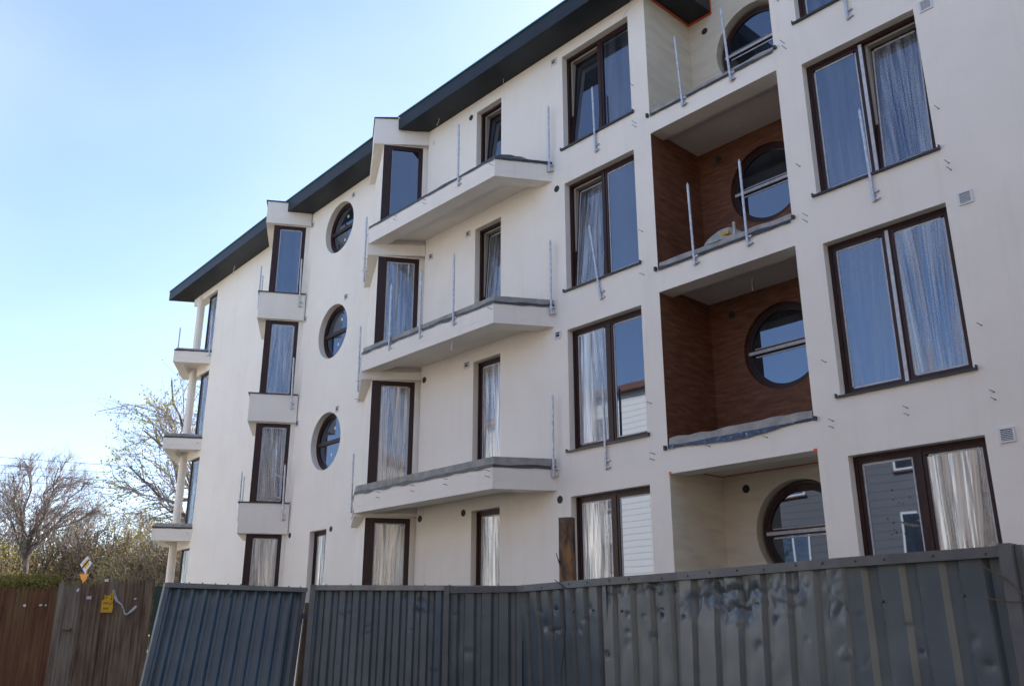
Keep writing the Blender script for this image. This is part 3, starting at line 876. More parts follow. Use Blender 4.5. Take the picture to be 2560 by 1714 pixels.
# gate leaf 2
a, b = (-2.26, 10.55), (-.72, 10.62)
G2 = Pl(a, (b[0] - a[0], b[1] - a[1])); L2 = 1.54
G2E = thing('metal_gate', 'blue-grey corrugated gate leaf with pale worn top rail, between the latch and the long section', 'gate', (a[0], a[1], 0), 'leaves of the corrugated gate')
sheet(G2, .04, 3.1, 2.225, .08, .155, .035, .10, G2E, rdents(6, .2, 1.5, 1.3, 2.1) + [(1.22, 2.1, .03, .03, 0), (1.05, 2.14, .02, .03, 0), (1.25, 2.0, .06, .02, 2)], 2, o=-.01, prof=((0, 0), (.40, 0), (.56, 1), (.84, 1), (1.0, 0)))
m = MB(); m.pbox(G2, 0, 2.9, 2.20, 2.255, -.045, .03); m.build('top_rail', noisy('worn_rail', [(.3, (.17, .17, .17)), (.7, (.33, .31, .29))], 5, .5, .2, .003), G2E)
m = MB(); m.pbox(G2, -.02, .04, .05, 2.26, -.045, .03, .1 * 2.2, 0); m.build('side_rail', 'rail', G2E)
bolts(G2, [(.15 + k * .28, 2.262, .0) for k in range(10)] + [(.62, 1.98, .02), (.62, 2.07, .02), (1.13, 2.06, .02)], G2E, .008)
# latch boxes and wooden slat in the gap
lt = thing('gate_latch', 'grey steel latch boxes holding the two gate leaves together', 'latch', G1.w(L1, 0, .1))
m = MB(); m.pbox(G1, L1 - .10, L1 + .05, 1.90, 1.96, .10, .15); m.build('latch_box', 'rail', lt)
m = MB(); m.pbox(G1, L1 + .0, L1 + .13, 1.80, 1.86, .14, .19); m.build('latch_box', 'rail', lt)
bolts(G1, [(L1 + .02, 1.93, .155), (L1 + .05, 1.83, .195)], lt, .01)
ws = MB(); ws.pbox(G1, L1 + .0, L1 + .075, .0, 2.08, -.02, .02, .5, 0, -.36)
tag(ws.build('plank', 'oldwood'), 'weathered wooden slat standing in the gap between the two gate leaves', 'plank')

# long section, follows a bent line
nodes = [(-.67, 9.92), (.06, 9.68), (.50, 9.02), (.82, 8.50), (1.40, 7.76), (2.28, 6.40), (2.965, 5.575)]
F3 = thing('metal_fence', 'long dented blue-grey corrugated fence section running to the right post', 'fence', (nodes[0][0], nodes[0][1], 0))
# sheets: each between nodes with an overlap
pitchs = [.19, .20, .21, .23, .25, .27]
for k in range(len(nodes) - 1):
    a, b = Vector(nodes[k]), Vector(nodes[k + 1])
    P = Pl(nodes[k], (b.x - a.x, b.y - a.y)); L = (b - a).length
    ds = rdents([3, 5, 3, 6, 12, 7][k], 0, L, 1.5, 2.12)
    if k == 3: ds += [(x, 2.09, .035, .022, 2) for x in (.1, .25, .4, .55, .7, .85)] + [(.3, 1.88, .035, .03, 1), (.5, 1.87, .035, .035, 1), (.7, 1.85, .035, .03, 1)]
    if k == 4: ds += [(.35, 2.06, .09, .03, 0), (.55, 1.95, .12, .035, 0), (.8, 2.0, .09, .04, 0), (.7, 1.84, .10, .04, 0), (1.0, 1.8, .05, .03, 1), (.15, 1.97, .07, .03, 0), (.6, 1.95, .11, .022, 2), (1.1, 2.0, .10, .018, 2), (.3, 2.05, .08, .02, 2)]
    if k == 1: ds += [(.35, 1.93, .04, .03, 1), (.62, 1.94, .04, .03, 1), (.45, 1.8, .05, .03, 0), (.63, 1.75, .04, .03, 1)]
    sheet(P, -.02, L + .05, 2.155, .06, pitchs[k], .034, [.0, -.03, -.03, .02, .03, .02][k], F3, ds, 10 + k, o=-.012 * (k % 2) - .005, skew=[.0, .01, -.01, .02, -.01, .02][k])
    m = MB(); m.pbox(P, -.004, L + .006, 2.135, 2.20, -.04, .022)
    m.build('top_rail', 'rail', F3)
    bl = []
    x = .12
    while x < L:
        bl.append((x, 2.168 + rnd.uniform(-.01, .01), .024)); x += rnd.uniform(.2, .4)
    bolts(P, bl, F3, .009)
    bolts(P, [(x_ * L, 1.90 + .03 * rnd.random(), .0) for x_ in ((.25, .75) if k in (1, 2, 3, 5) else (.5,))], F3, .011)
PA = Pl(nodes[0], (.95, -.3))
MB().pbox(PA, -.045, .015, 0, 2.215, -.05, .035).build('post', 'rail', F3)
PE = Pl(nodes[-1], tuple(P3.d))
MB().pbox(PE, .0, .075, 0, 2.21, -.06, .05).pbox(PE, .078, .12, 0, 2.2, -.08, .0).build('post', 'rail', F3)
# pulled-up flap of bare sheet
pk = Pl(nodes[3], (nodes[4][0] - nodes[3][0], nodes[4][1] - nodes[3][1]))
# cables and dry stems on the fence
k2 = Pl(nodes[1], (nodes[2][0] - nodes[1][0], nodes[2][1] - nodes[1][1]))
cb = MB(); cb.path([k2.w(.80 + x, z, .035) for x, z in ((-.1, 2.22), (0, 2.17), (.04, 2.13), (.05, 2.0), (.06, 1.8), (.04, 1.6), (-.02, 1.4), (-.03, 1.0), (-.02, 0))], .0045, 5)
cb.path([k2.w(.80 + x, z, .035) for x, z in ((.0, 2.17), (.1, 2.12), (.2, 2.05))], .003, 5)
tag(cb.build('cable', 'cable'), 'thin dark cable hanging down over the middle of the corrugated fence', 'cable')
k5 = Pl(nodes[5], (nodes[6][0] - nodes[5][0], nodes[6][1] - nodes[5][1])); L5 = (Vector(nodes[6]) - Vector(nodes[5])).length
st = MB()
st.path([k5.w(L5 + x, z, .06) for x, z in ((-.12, 2.10), (-.05, 2.05), (.03, 2.0), (.12, 1.9), (.22, 1.76), (.3, 1.5), (.33, 0))], .004, 5)
st.path([k5.w(L5 + x, z, .07) for x, z in ((-.10, 1.90), (-.02, 1.875), (.08, 1.87), (.25, 1.875), (.33, 1.86))], .0035, 5)
M['stem'] = newmat('dry_stem', (.12, .07, .035), .8)[0]
tag(st.build('dry_stem', 'stem'), 'dry brown bramble stems arching across the right fence post', 'plant')

# upright log behind the fence
lg = MB(); n, h = 18, 40; vs = []
for j in range(h + 1):
    z = 3.0 * j / h
    for i in range(n):
        t = 2 * math.pi * i / n
        r = .098 * (1 - .03 * z) * (1 + .12 * noise.noise(Vector((math.cos(t) * 2, math.sin(t) * 2, z * 1.3))) + .05 * noise.noise(Vector((math.cos(t) * 7, math.sin(t) * 7, z * 4))))
        sq = 1 / max(abs(math.cos(t + .3)), abs(math.sin(t + .3))) ** .6
        vs.append((.63 + r * sq * math.cos(t), 10.5 + r * sq * math.sin(t), z))
lg.add(vs, [(j * n + i, j * n + (i + 1) % n, (j + 1) * n + (i + 1) % n, (j + 1) * n + i) for j in range(h) for i in range(n)] + [tuple(range(h * n, h * n + n))])
lg.tube((.54, 10.45, 2.48), (.50, 10.42, 2.60), .008, .004, 5); lg.tube((.55, 10.45, 2.50), (.515, 10.42, 2.53), .006, .004, 5)
M['log'] = noisy('split_log', [(.32, (.02, .010, .006)), (.45, (.075, .04, .022)), (.56, (.16, .10, .06)), (.66, (.34, .15, .045)), (.75, (.20, .13, .08))], 5, .8, .8, .02, mscale=(1.6, 1.6, .5), detail=8, bscale=14)
tag(lg.build('wooden_post', 'log', None, smooth=True), 'thick split wooden post with bark patches, upright behind the corrugated fence', 'post')

# ------------------------------------------------------------------ wooden fence
def woodfence(x0, x1, top, step, seed, mats, label, gap=(), y=14., lean=0, topn=.03):
    E = thing('wooden_fence', label, 'fence', (x0, y, 0), 'panels of the wooden paling fence')
    r = random.Random(seed)
    m = MB(); x = x0
    while x < x1:
        w = step * r.uniform(.65, 1.5); t = top + r.uniform(-topn, topn); yy = y + r.uniform(-.008, .008)
        tip = .10 * r.uniform(.6, 1.1)
        c = x + w / 2; hw2 = w / 2 + .001
        # rounded pale with a pointed head
        bv = r.uniform(.003, .012); pf = [(-1, 0), (-.75, -bv * .8), (0, -bv), (.75, -bv * .8), (1, 0)]
        vs = []
        for z, k in ((0, 1), (t - tip, 1), (t, .18)):
            for px, py in pf: vs.append((c + px * hw2 * k + (r.uniform(-.004, .004) if z == t else 0), yy + py * (.4 + .6 * k), z))
        fs = [(j * 5 + i, j * 5 + i + 1, (j + 1) * 5 + i + 1, (j + 1) * 5 + i) for j in range(2) for i in range(4)]
        m.add(vs, fs)
        vv = [(p[0], yy + .012, p[2]) for p in vs]
        m.add(vv, [f[::-1] for f in fs])
        x += w
    m.build('paling', mats, E)
    q = MB()
    for z in (.5, top - .42): q.box(x0, x1, y + .016, y + .06, z, z + .07)
    q.build('rail', 'oldwood', E)
    return E
def woodmat(name, stops):
    m, nt, b = newmat(name, rough=.9, spec=.15)
    f = nz(nt, 1, 6, .65, mscale=(26, 1, .8))
    g2 = nz(nt, 1, 4, .6, mscale=(5, 1, 1.1))
    mx = nt.nodes.new('ShaderNodeMath'); mx.operation = 'ADD'
    ml = nt.nodes.new('ShaderNodeMath'); ml.operation = 'MULTIPLY'; ml.inputs[1].default_value = .5
    nt.links.new(f, mx.inputs[0]); nt.links.new(g2, mx.inputs[1]); nt.links.new(mx.outputs[0], ml.inputs[0])
    nt.links.new(ramp(nt, ml.outputs[0], stops), b.inputs['Base Color'])
    bump(nt, b, f, .5, .01)
    return m
M['redwood'] = woodmat('stained_paling', [(.3, (.045, .025, .016)), (.44, (.14, .065, .038)), (.54, (.18, .095, .052)), (.64, (.17, .135, .06)), (.8, (.3, .24, .16))])
M['greywood'] = woodmat('weathered_paling', [(.3, (.06, .042, .032)), (.42, (.16, .11, .085)), (.55, (.23, .19, .15)), (.68, (.31, .275, .23)), (.8, (.4, .36, .31))])
M['mixwood'] = woodmat('mixed_paling', [(.3, (.04, .028, .02)), (.42, (.12, .075, .055)), (.52, (.20, .145, .10)), (.64, (.25, .215, .16)), (.8, (.4, .35, .29))])
woodfence(-9.6, -6.84, 2.43, .050, 1, M['redwood'], 'reddish brown paling fence panel, lowest and farthest left, below the hedge', topn=.012)
woodfence(-6.79, -6.485, 2.50, .052, 2, M['greywood'], 'narrow grey weathered paling panel right of the reddish one', y=13.96)
woodfence(-6.46, -6.10, 2.505, .055, 3, M['mixwood'], 'brown paling panel between the narrow grey one and the yellow notice panel', y=13.98)
woodfence(-6.07, -5.38, 2.555, .060, 4, M['mixwood'], 'grey-brown paling panel carrying the yellow notice and torn tape', y=13.95)
hb = MB(); hb.box(-6.62, -6.50, 13.90, 13.93, 1.80, 1.815); hb.tube((-6.5, 13.90, 1.79), (-6.5, 13.90, 1.84), .012, .012, 6)
tag(hb.build('latch', 'cable'), 'small black latch on the narrow grey paling panel', 'latch')
gp = MB(); gp.box(-5.33, -5.20, 13.9, 14.0, 0, 2.43)
tag(gp.build('post_or_gap_strip', newmat('green_post', (.012, .045, .028), .5)[0]), 'dark green metal post at the end of the wooden fence', 'post')
for x_, t_, lab_ in ((-6.815, 2.40, 'dark strip standing for shade in the gap between the reddish panel and the narrow grey panel'), (-6.472, 2.43, 'dark strip standing for shade in the gap right of the narrow grey panel'), (-6.085, 2.45, 'dark strip standing for shade in the gap left of the yellow notice')):
    pb_ = MB(); pb_.box(x_ - .05, x_ + .05, 14.02, 14.09, 0, t_)  # dark strip behind the palings puts shade into the open gap
    tag(pb_.build('post_or_gap_strip', newmat('gap_shade', (.012, .01, .008), .9)[0]), lab_, 'post', 'dark gap strips of the wooden fence')
# yellow notice
M['signyellow'] = noisy('notice_yellow', [(.3, (.60, .33, .01)), (.7, (.68, .40, .015))], 6, .5)
M['signblack'] = newmat('notice_black', (.03, .02, .01), .6)[0]
NT = thing('notice_board', 'torn yellow building site notice hung on the paling fence', 'sign', (-6.0, 13.88, 2.05))
nf = Pl((-6.0, 13.885), (1, 0))
def poly_plate(P, pts, o0, o1, name, mat, parent):
    m = MB(); n = len(pts)
    m.add([P.w(u, z, o1) for u, z in pts] + [P.w(u, z, o0) for u, z in pts], [tuple(range(n)), tuple(range(n, 2 * n))[::-1]] + [(i, n + i, n + (i + 1) % n, (i + 1) % n) for i in range(n)])
    return m.build(name, mat, parent, recalc=True)
poly_plate(nf, [(-.085, 2.055), (.085, 2.055), (.09, 2.13), (.078, 2.2), (.075, 2.355), (.01, 2.30), (-.02, 2.29), (-.055, 2.31), (-.055, 2.24), (-.085, 2.225)], 0, .012, 'board', 'signyellow', NT)
poly_plate(nf, [(-.058, 2.252), (-.005, 2.252), (-.03, 2.298)], .0122, .0135, 'warning_triangle', newmat('notice_orange', (.6, .10, .01), .5)[0], NT)
rr = random.Random(5)
m = MB()
for (u0_, u1_, z0_, z1_, rows) in ((-.06, .02, 2.175, 2.205, 3), (-.05, .03, 2.10, 2.13, 3), (-.075, .075, 2.066, 2.071, 1)):
    for q in range(rows):
        zz = z0_ + (z1_ - z0_) * q / rows; uu = u0_
        while uu < u1_:
            w_ = rr.uniform(.006, .014); m.pbox(nf, uu, min(uu + w_, u1_), zz, zz + (z1_ - z0_) / rows * .6, .0122, .0132); uu += w_ + .004
for z_ in (2.30, 2.275, 2.25, 2.235): m.pbox(nf, .045 + rr.uniform(-.008, .008), .06, z_, z_ + .012, .0122, .0132)
m.path([nf.w(.03, 2.18, .014), nf.w(.045, 2.165, .014), nf.w(.05, 2.18, .014), nf.w(.07, 2.20, .014)], .004, 4)
m.build('printing', 'signblack', NT)
# torn barrier tape, paper scraps
M['tapew'] = noisy('white_tape', [(.3, (.35, .36, .42)), (.7, (.55, .56, .62))], 9, .5)
tp = [(-5.945, 2.38), (-5.92, 2.30), (-5.87, 2.22), (-5.80, 2.175), (-5.765, 2.12), (-5.735, 2.045), (-5.70, 2.03), (-5.64, 2.08), (-5.57, 2.15)]
wd = [.03, .045, .035, .015, .012, .02, .035, .04, .03]
m = MB()
for i in range(len(tp) - 1):
    (x0, z0), (x1, z1) = tp[i], tp[i + 1]
    d = Vector((x1 - x0, z1 - z0)).normalized(); nn = Vector((-d.y, d.x)); a_, b_ = wd[i] / 2, wd[i + 1] / 2
    if i: nn0 = pn
    else: nn0 = nn
    m.add([(x0 - nn0.x * a_, 13.90, z0 - nn0.y * a_), (x1 - nn.x * b_, 13.89, z1 - nn.y * b_), (x1 + nn.x * b_, 13.895, z1 + nn.y * b_), (x0 + nn0.x * a_, 13.90, z0 + nn0.y * a_)], [(0, 1, 2, 3)])
    pn = nn
tag(m.build('barrier_tape', 'tapew', None), 'loop of torn white barrier tape on the wooden fence right of the yellow notice', 'tape')
for k, (x, z, w_, h_, lab) in enumerate([(-6.50, 2.36, .03, .04, 'white paper scrap on the top of the narrow grey paling panel'), (-6.335, 2.245, .075, .045, 'pale printed paper slip on the brown paling panel'),
        (-7.02, 2.145, .045, .028, 'white paper slip on the reddish paling panel, right one of the pair'), (-7.26, 2.145, .045, .028, 'white paper slip on the reddish paling panel, left one of the pair'),
        (-6.935, 2.145, .025, .03, 'small dull paper scrap at the right edge of the reddish paling panel'), (-5.62, 2.24, .03, .02, 'small white scrap caught on the palings above the tape loop'), (-6.10, 2.505, .06, .03, 'white paper scrap caught on the tips of the palings')]):
    m = MB(); c_ = .01
    m.add([(x, 13.905, z), (x + w_, 13.902, z + c_ * (k % 3 - 1)), (x + w_ + (.015 if k in (0, 5) else 0), 13.9, z + h_), (x + (.012 if k == 0 else 0), 13.905, z + h_)], [(0, 1, 2, 3)])
    tag(m.build('paper_scrap', 'tapew' if k in (1, 4) else newmat('paper', (.75, .75, .78), .6)[0]), lab, 'paper', 'paper scraps on the wooden fence')

# ------------------------------------------------------------------ road sign
SG = thing('road_sign', 'end-of-priority-road diamond above a yellow triangle, on a post behind the wooden fence', 'road sign', (-18.45, 40, 0))
MB().tube((-18.45, 40.05, 0), (-18.45, 40.05, 5.1), .035, .035, 10).build('pole', 'galv', SG)
sp = Pl((-18.45, 40.0), (1, 0))
def sc_(pts, k, c): return [(c[0] + (u - c[0]) * k, c[1] + (z - c[1]) * k) for u, z in pts]
dm = [(.0, 5.16), (-.26, 4.81), (.0, 4.47), (.26, 4.86)]
cc = (0, 4.82)
poly_plate(sp, dm, -.01, .0, 'diamond_plate', newmat('sign_white', (.62, .63, .70), .4)[0], SG)
poly_plate(sp, sc_(dm, .60, cc), .001, .003, 'diamond_face', newmat('sign_yellow', (.72, .36, .01), .4)[0], SG)
poly_plate(sp, [(-.165, 4.69), (-.12, 4.63), (.135, 4.99), (.09, 5.045)], .004, .006, 'diamond_stripe', 'signblack', SG)
tri = [(-.23, 4.42), (.20, 4.43), (-.0, 3.92)]
poly_plate(sp, tri, -.01, 0, 'triangle_plate', newmat('sign_rim', (.45, .10, .02), .4)[0], SG)
poly_plate(sp, sc_(tri, .88, (-.01, 4.26)), .001, .003, 'triangle_face', newmat('sign_amber', (.75, .30, .008), .4)[0], SG)

# ------------------------------------------------------------------ trees
M['bark'] = noisy('bark', [(.3, (.08, .065, .055)), (.7, (.22, .18, .15))], 6, .95)
M['twig'] = newmat('twigs', (.30, .25, .23), .9)[0]
M['twig_brown'] = newmat('brown_twigs', (.36, .29, .21), .9)[0]
def leafmat(name, c1, c2, tr=.35):
    m, nt, b = newmat(name, rough=.6, spec=.3)
    f = nz(nt, .8, 3)
    nt.links.new(ramp(nt, f, [(.35, c1), (.65, c2)]), b.inputs['Base Color'])
    t = nt.nodes.new('ShaderNodeBsdfTranslucent')
    nt.links.new(ramp(nt, f, [(.35, c1), (.65, c2)]), t.inputs[0])
    mx = nt.nodes.new('ShaderNodeMixShader'); mx.inputs[0].default_value = tr
    nt.links.new(b.outputs[0], mx.inputs[1]); nt.links.new(t.outputs[0], mx.inputs[2])
    nt.links.new(mx.outputs[0], nt.nodes['Material Output'].inputs['Surface'])
    return m
M['buds'] = leafmat('yellow_buds', (.34, .31, .06), (.50, .44, .10), .5)
M['rustbuds'] = leafmat('rusty_buds', (.16, .07, .05), (.26, .16, .07))
M['olive'] = leafmat('olive_leaves', (.17, .17, .06), (.36, .33, .11), .5)
M['brownleaf'] = leafmat('brown_leaves', (.19, .145, .09), (.34, .27, .16), .5)
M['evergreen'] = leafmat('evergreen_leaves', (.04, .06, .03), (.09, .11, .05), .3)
M['hedge'] = leafmat('hedge_leaves', (.19, .165, .035), (.36, .31, .09))
M['freshleaf'] = leafmat('fresh_leaves', (.06, .12, .01), (.14, .22, .03))

def leafquad(mb, p, s, r):
    a = Vector((r.uniform(-1, 1), r.uniform(-1, 1), r.uniform(-1, 1))).normalized() * s
    b = a.orthogonal().normalized() * s * r.uniform(.4, .8)
    mb.add([p - a, p - b, p + a, p + b], [(0, 1, 2, 3)])

def grow(seed, base, segs, spread, levels, r0, up=.25, kids=(2, 4), shrink=.72, wob=.16, first=None, twmin=.006):
    r = random.Random(seed)
    wood = MB(); tw = MB(); tips = []
    def br(p, d, L, rad, lev):
        n = 4 if lev < 2 else 3
        for i in range(n):
            d2 = (d + Vector((r.uniform(-1, 1), r.uniform(-1, 1), r.uniform(-.6, .9))) * wob + Vector((0, 0, up * .12))).normalized()
            q = p + d2 * (L / n); ra = rad * (1 - .16 * i / n); rb = rad * (1 - .16 * (i + 1) / n)
            (wood if lev < 3 else tw).tube(p, q, ra, rb, 7 if lev < 2 else (4 if lev < 4 else 3), cap=False)
            p, d = q, d2
            if lev >= 1 and i < n - 1 and lev < levels:
                side(p, d, L * .62, rb * .55, lev + 1)
        if lev >= levels: tips.append(p.copy()); return
        k = r.randint(*kids)
        for _ in range(k): side(p, d, L * shrink * r.uniform(.8, 1.15), rad * .68, lev + 1)
    def side(p, d, L, rad, lev):
        o = d.orthogonal().normalized(); o.rotate(Matrix.Rotation(r.uniform(0, 6.283), 3, d))
        a = spread * r.uniform(.55, 1.25)
        nd = (d * math.cos(a) + o * math.sin(a) + Vector((0, 0, up))).normalized()
        br(p, nd, L, max(rad, twmin), lev)
    if first: first(br, side, r)
    else: br(Vector(base), Vector((0, 0, 1)), segs, r0, 0)
    return wood, tw, tips
def tree_obj(name, label, cat, group, loc, wt, leafmat=None, ls=.05, prob=1., twmat='twig', jitter=.15, per=1, seed=1):
    wood, tw, tips = wt
    E = thing(name, label, cat, loc, group)
    def off(mb):
        mb.v = [(x + loc[0], y + loc[1], z + loc[2]) for x, y, z in mb.v]; return mb
    off(wood).build('trunk', 'bark', E); off(tw).build('twigs', twmat, E)
    if leafmat:
        r = random.Random(seed); lb = MB()
        for p in tips:
            for _ in range(per):
                if r.random() < prob:
                    leafquad(lb, p + Vector((r.gauss(0, jitter), r.gauss(0, jitter), r.gauss(0, jitter))), ls * r.uniform(.6, 1.3), r)
        off(lb).build('crown', leafmat, E)
    return E

def crown_tree(seed, fork, cen, rad, n=(9, 6, 6, 5), r0=.2, twl=.45, tw_r=.008, base=(0, 0, 0), lump=.12, zlo=-.25):
    """trunk to a fork, then limbs that curve out to points spread over an uneven crown surface"""
    r = random.Random(seed)
    wood = MB(); tw = MB(); tips = []
    C_ = Vector(cen); R_ = Vector(rad)
    def shell(d, k=1.):
        q = 1 + lump * 2 * noise.noise(d * 1.6 + Vector((seed, 0, 0)))
        return C_ + Vector((d.x * R_.x, d.y * R_.y, d.z * R_.z)) * q * k
    def curve(p, t, q, ra, rb, m, mb, sides, wob=.05):
        L = (q - p).length; c = p + t * L * .5
        pts = []
        for i in range(m + 1):
            u = i / m; x = p * (1 - u) ** 2 + c * 2 * u * (1 - u) + q * u * u
            if 0 < i < m: x = x + Vector((r.gauss(0, 1), r.gauss(0, 1), r.gauss(0, 1))) * L * wob * .5
            pts.append(x)
        for i in range(m):
            mb.tube(pts[i], pts[i + 1], ra + (rb - ra) * i / m, ra + (rb - ra) * (i + 1) / m, sides, cap=False)
        return pts
    fk = Vector(fork)
    curve(Vector(base), Vector((0, 0, 1)), fk, r0 * 1.25, r0, 6, wood, 8, .02)
    dirs = []
    for i in range(n[0]):
        a = 2.4 * i + r.uniform(-.3, .3); z = zlo + (.95 - zlo) * (i + .5) / n[0] + r.uniform(-.08, .08); z = min(z, .97)
        h = math.sqrt(max(0, 1 - z * z)); dirs.append(Vector((h * math.cos(a), h * math.sin(a), z)))
    def rec(p, t, d, ra, lev):
        k = (.80, .93, 1.0)[lev] * r.uniform(.88, 1.05)
        q = shell(d, k)
        mb = wood if lev == 0 else tw
        pts = curve(p, t, q, ra, ra * .35, 7 - lev, mb, (6, 4, 3)[lev], .06)
        m = len(pts) - 1
        tips.append(pts[-1])
        if lev < 2:
            for j in range(n[lev + 1]):
                i = min(m - 1, max(1, int(m * r.uniform(.22, .97))))
                dd = (d + Vector((r.gauss(0, 1), r.gauss(0, 1), r.gauss(0, 1))) * (.42, .20)[lev]).normalized()
                tt = ((pts[i + 1] - pts[i]).normalized() + Vector((r.gauss(0, .3), r.gauss(0, .3), r.gauss(0, .3)))).normalized()
                rec(pts[i], tt, dd, max(tw_r * 1.3, ra * (.42, .45)[lev]), lev + 1)
        else:
            for j in range(n[3]):
                i = r.randint(1, m - 1)
                dd = (d * .5 + (pts[i + 1] - pts[i]).normalized() + Vector((r.gauss(0, .5), r.gauss(0, .5), r.gauss(0, .4) + .15))).normalized()
                e = pts[i] + dd * twl * r.uniform(.5, 1.2)
                tw.tube(pts[i], e, tw_r, tw_r * .5, 3, cap=False); tips.append(e)
    for d in dirs:
        t = (Vector((0, 0, 1)) + d * .5).normalized()
        rec(fk + Vector((0, 0, r.uniform(-.5, .2))), t, d, r0 * r.uniform(.40, .6), 0)
    return wood, tw, tips

tree_obj('bare_tree', 'bare rounded tree standing alone on the left against the sky', 'tree', 'bare trees', (-23.3, 44, 0),
         crown_tree(11, (.1, 0, 5.6), (.55, 0, 8.0), (2.75, 2.4, 2.75), (13, 7, 8, 8), .13, .34, .0042), None)
tree_obj('budding_tree', 'tall spring tree with rusty and yellow buds behind the far corner of the block', 'tree', None, (-14.4, 42, 0),
         crown_tree(6, (.2, 0, 6.2), (-.5, 0, 9.9), (4.9, 3.4, 4.7), (13, 6, 6, 6), .19, .55, .0062, lump=.28, zlo=-.8), 'buds', .06, .8, 'twig', .08, 2)
protos = []
for sd_, cen, rad, lm, twm in [(21, (0, 0, 5.0), (2.3, 2, 3.0), 'brownleaf', 'twig_brown'), (22, (0, 0, 4.6), (2.5, 2.2, 3.0), 'olive', 'twig_brown'), (23, (0, 0, 5.3), (2.0, 2, 2.8), 'brownleaf', 'twig'), (24, (0, 0, 4.4), (2.6, 2.2, 2.8), 'buds', 'twig_brown')]:
    protos.append((crown_tree(sd_, (0, 0, 2.0), cen, rad, (8, 6, 6, 5), .13, .5, .013, lump=.25), lm, twm))
kinds = ['brown budding woodland tree', 'olive green woodland tree', 'grey-brown woodland tree', 'yellow budding woodland tree']
made = {}
def copy_tree(o, loc, rz, sc, label):
    c = o.copy(); COL.objects.link(c); c.location = loc; c.rotation_euler = (0, 0, rz); c.scale = (sc, sc, sc); c['label'] = label
    for ch in o.children:
        k = ch.copy(); COL.objects.link(k); k.parent = c
    return c
rt_ = random.Random(9)
spots = []
for k in range(15):
    x = -31 + k * 1.35 + rt_.uniform(-.4, .4)
    spots.append((x, 47 + rt_.uniform(-1, 4) + (k % 3) * 2.2, rt_.uniform(.92, 1.12)))
places = ['far left edge', 'beside the far left edge', 'left of the bare tree', 'just behind the bare tree', 'behind the bare tree trunk', 'right of the bare tree', 'left of the road sign', 'behind the road sign', 'right of the road sign', 'above the grey paling panel', 'above the yellow notice', 'above the torn tape', 'left of the columns', 'behind the columns', 'behind the far window']
for k, (x, y, s_) in enumerate(spots):
    i = k % 4
    lab = '%s, %s' % (kinds[i], places[k])
    if i not in made:
        wt, lm, twm = protos[i]
        E = tree_obj('woodland_tree', lab, 'tree', 'trees of the wood behind the fence', (x, y, 0), wt, lm, .055, .8, twm, .2, 3 if lm != 'buds' else 2, seed=k)
        E.scale = (s_,) * 3; made[i] = E
    else: copy_tree(made[i], (x, y, 0), rt_.uniform(0, 6.28), s_, lab)
# dense far-off undergrowth closing the view
wd_ = MB(); r = random.Random(4)
for k in range(26000):
    x = r.uniform(-46, -6); 
    top = 6.4 + 1.6 * noise.noise(Vector((x * .35, 0, 0))) + .8 * noise.noise(Vector((x * 1.1, 3, 0)))
    z = top * r.random() ** .8; y = 56 + 3 * noise.noise(Vector((x * .4, z * .4, 0))) + r.uniform(-1, 1.5)
    leafquad(wd_, Vector((x, y, z)), r.uniform(.10, .24), r)
tag(wd_.build('woodland', 'olive'), 'far-off dense olive and brown wood closing the view', None, kind='stuff')
wd_ = MB()
for k in range(9000):
    x = r.uniform(-46, -6)
    cl = noise.noise(Vector((x * .28, 11, 0)))
    if cl < -.05: continue
    top = 5.2 + 3.4 * cl
    z = top * r.random() ** .8; y = 54.5 + r.uniform(-1, 1)
    leafquad(wd_, Vector((x, y, z)), r.uniform(.10, .25), r)
tag(wd_.build('evergreen_undergrowth', 'evergreen'), 'dark evergreen growth inside the far-off wood', None, kind='stuff')

# hedge above the reddish fence
hd = MB(); r = random.Random(12)
for k in range(9000):
    x = r.uniform(-10.5, -6.7)
    top = 2.72 + .07 * noise.noise(Vector((x * 1.2, 0, 0))) - (.18 if x > -7.45 else 0) - max(0, (x + 6.95)) * .6 - max(0, -8.2 - x) * .10
    top -= .08 * math.exp(-((x + 7.45) / .1) ** 2)
    y = r.uniform(15.0, 15.9); q = abs(y - 15.4) / .45
    z = top * (1 - .06 * q * q) - abs(r.gauss(0, .16))
    z += .02 * noise.noise(Vector((x * 9, y * 9, 0)))
    leafquad(hd, Vector((x, y, z)), r.uniform(.018, .035), r)
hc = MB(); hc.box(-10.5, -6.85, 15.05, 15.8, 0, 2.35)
HG = thing('hedge', 'trimmed yellow-green hedge showing above the reddish paling fence', 'hedge', (-8.5, 15.4, 0))
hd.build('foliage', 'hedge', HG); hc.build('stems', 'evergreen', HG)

# weeds in front of the wooden fence, lower left
wp = MB(); wst = MB(); r = random.Random(15)
WP = thing('weed', 'leafy green stems in front of the reddish fence at the lower left', 'plant', (-5.35, 9.6, 0))
for k in range(9):
    x = -5.45 + r.uniform(-.25, .32); h = r.uniform(1.15, 1.62); y = 9.6 + r.uniform(-.15, .15)
    p = Vector((x, y, 0)); d = Vector((r.uniform(-.08, .08), 0, 1))
    for j in range(14):
        q = p + d * (h / 14); d = (d + Vector((r.uniform(-.06, .06), r.uniform(-.05, .05), 0))).normalized()
        wst.tube(p, q, .004, .003, 4, cap=False)
        if j > 4:
            for _ in range(5): leafquad(wp, q + Vector((r.gauss(0, .035), r.gauss(0, .03), r.gauss(0, .03))), r.uniform(.009, .02), r)
        p = q
wst.build('stems', 'stem', WP); wp.build('leaves', 'freshleaf', WP)

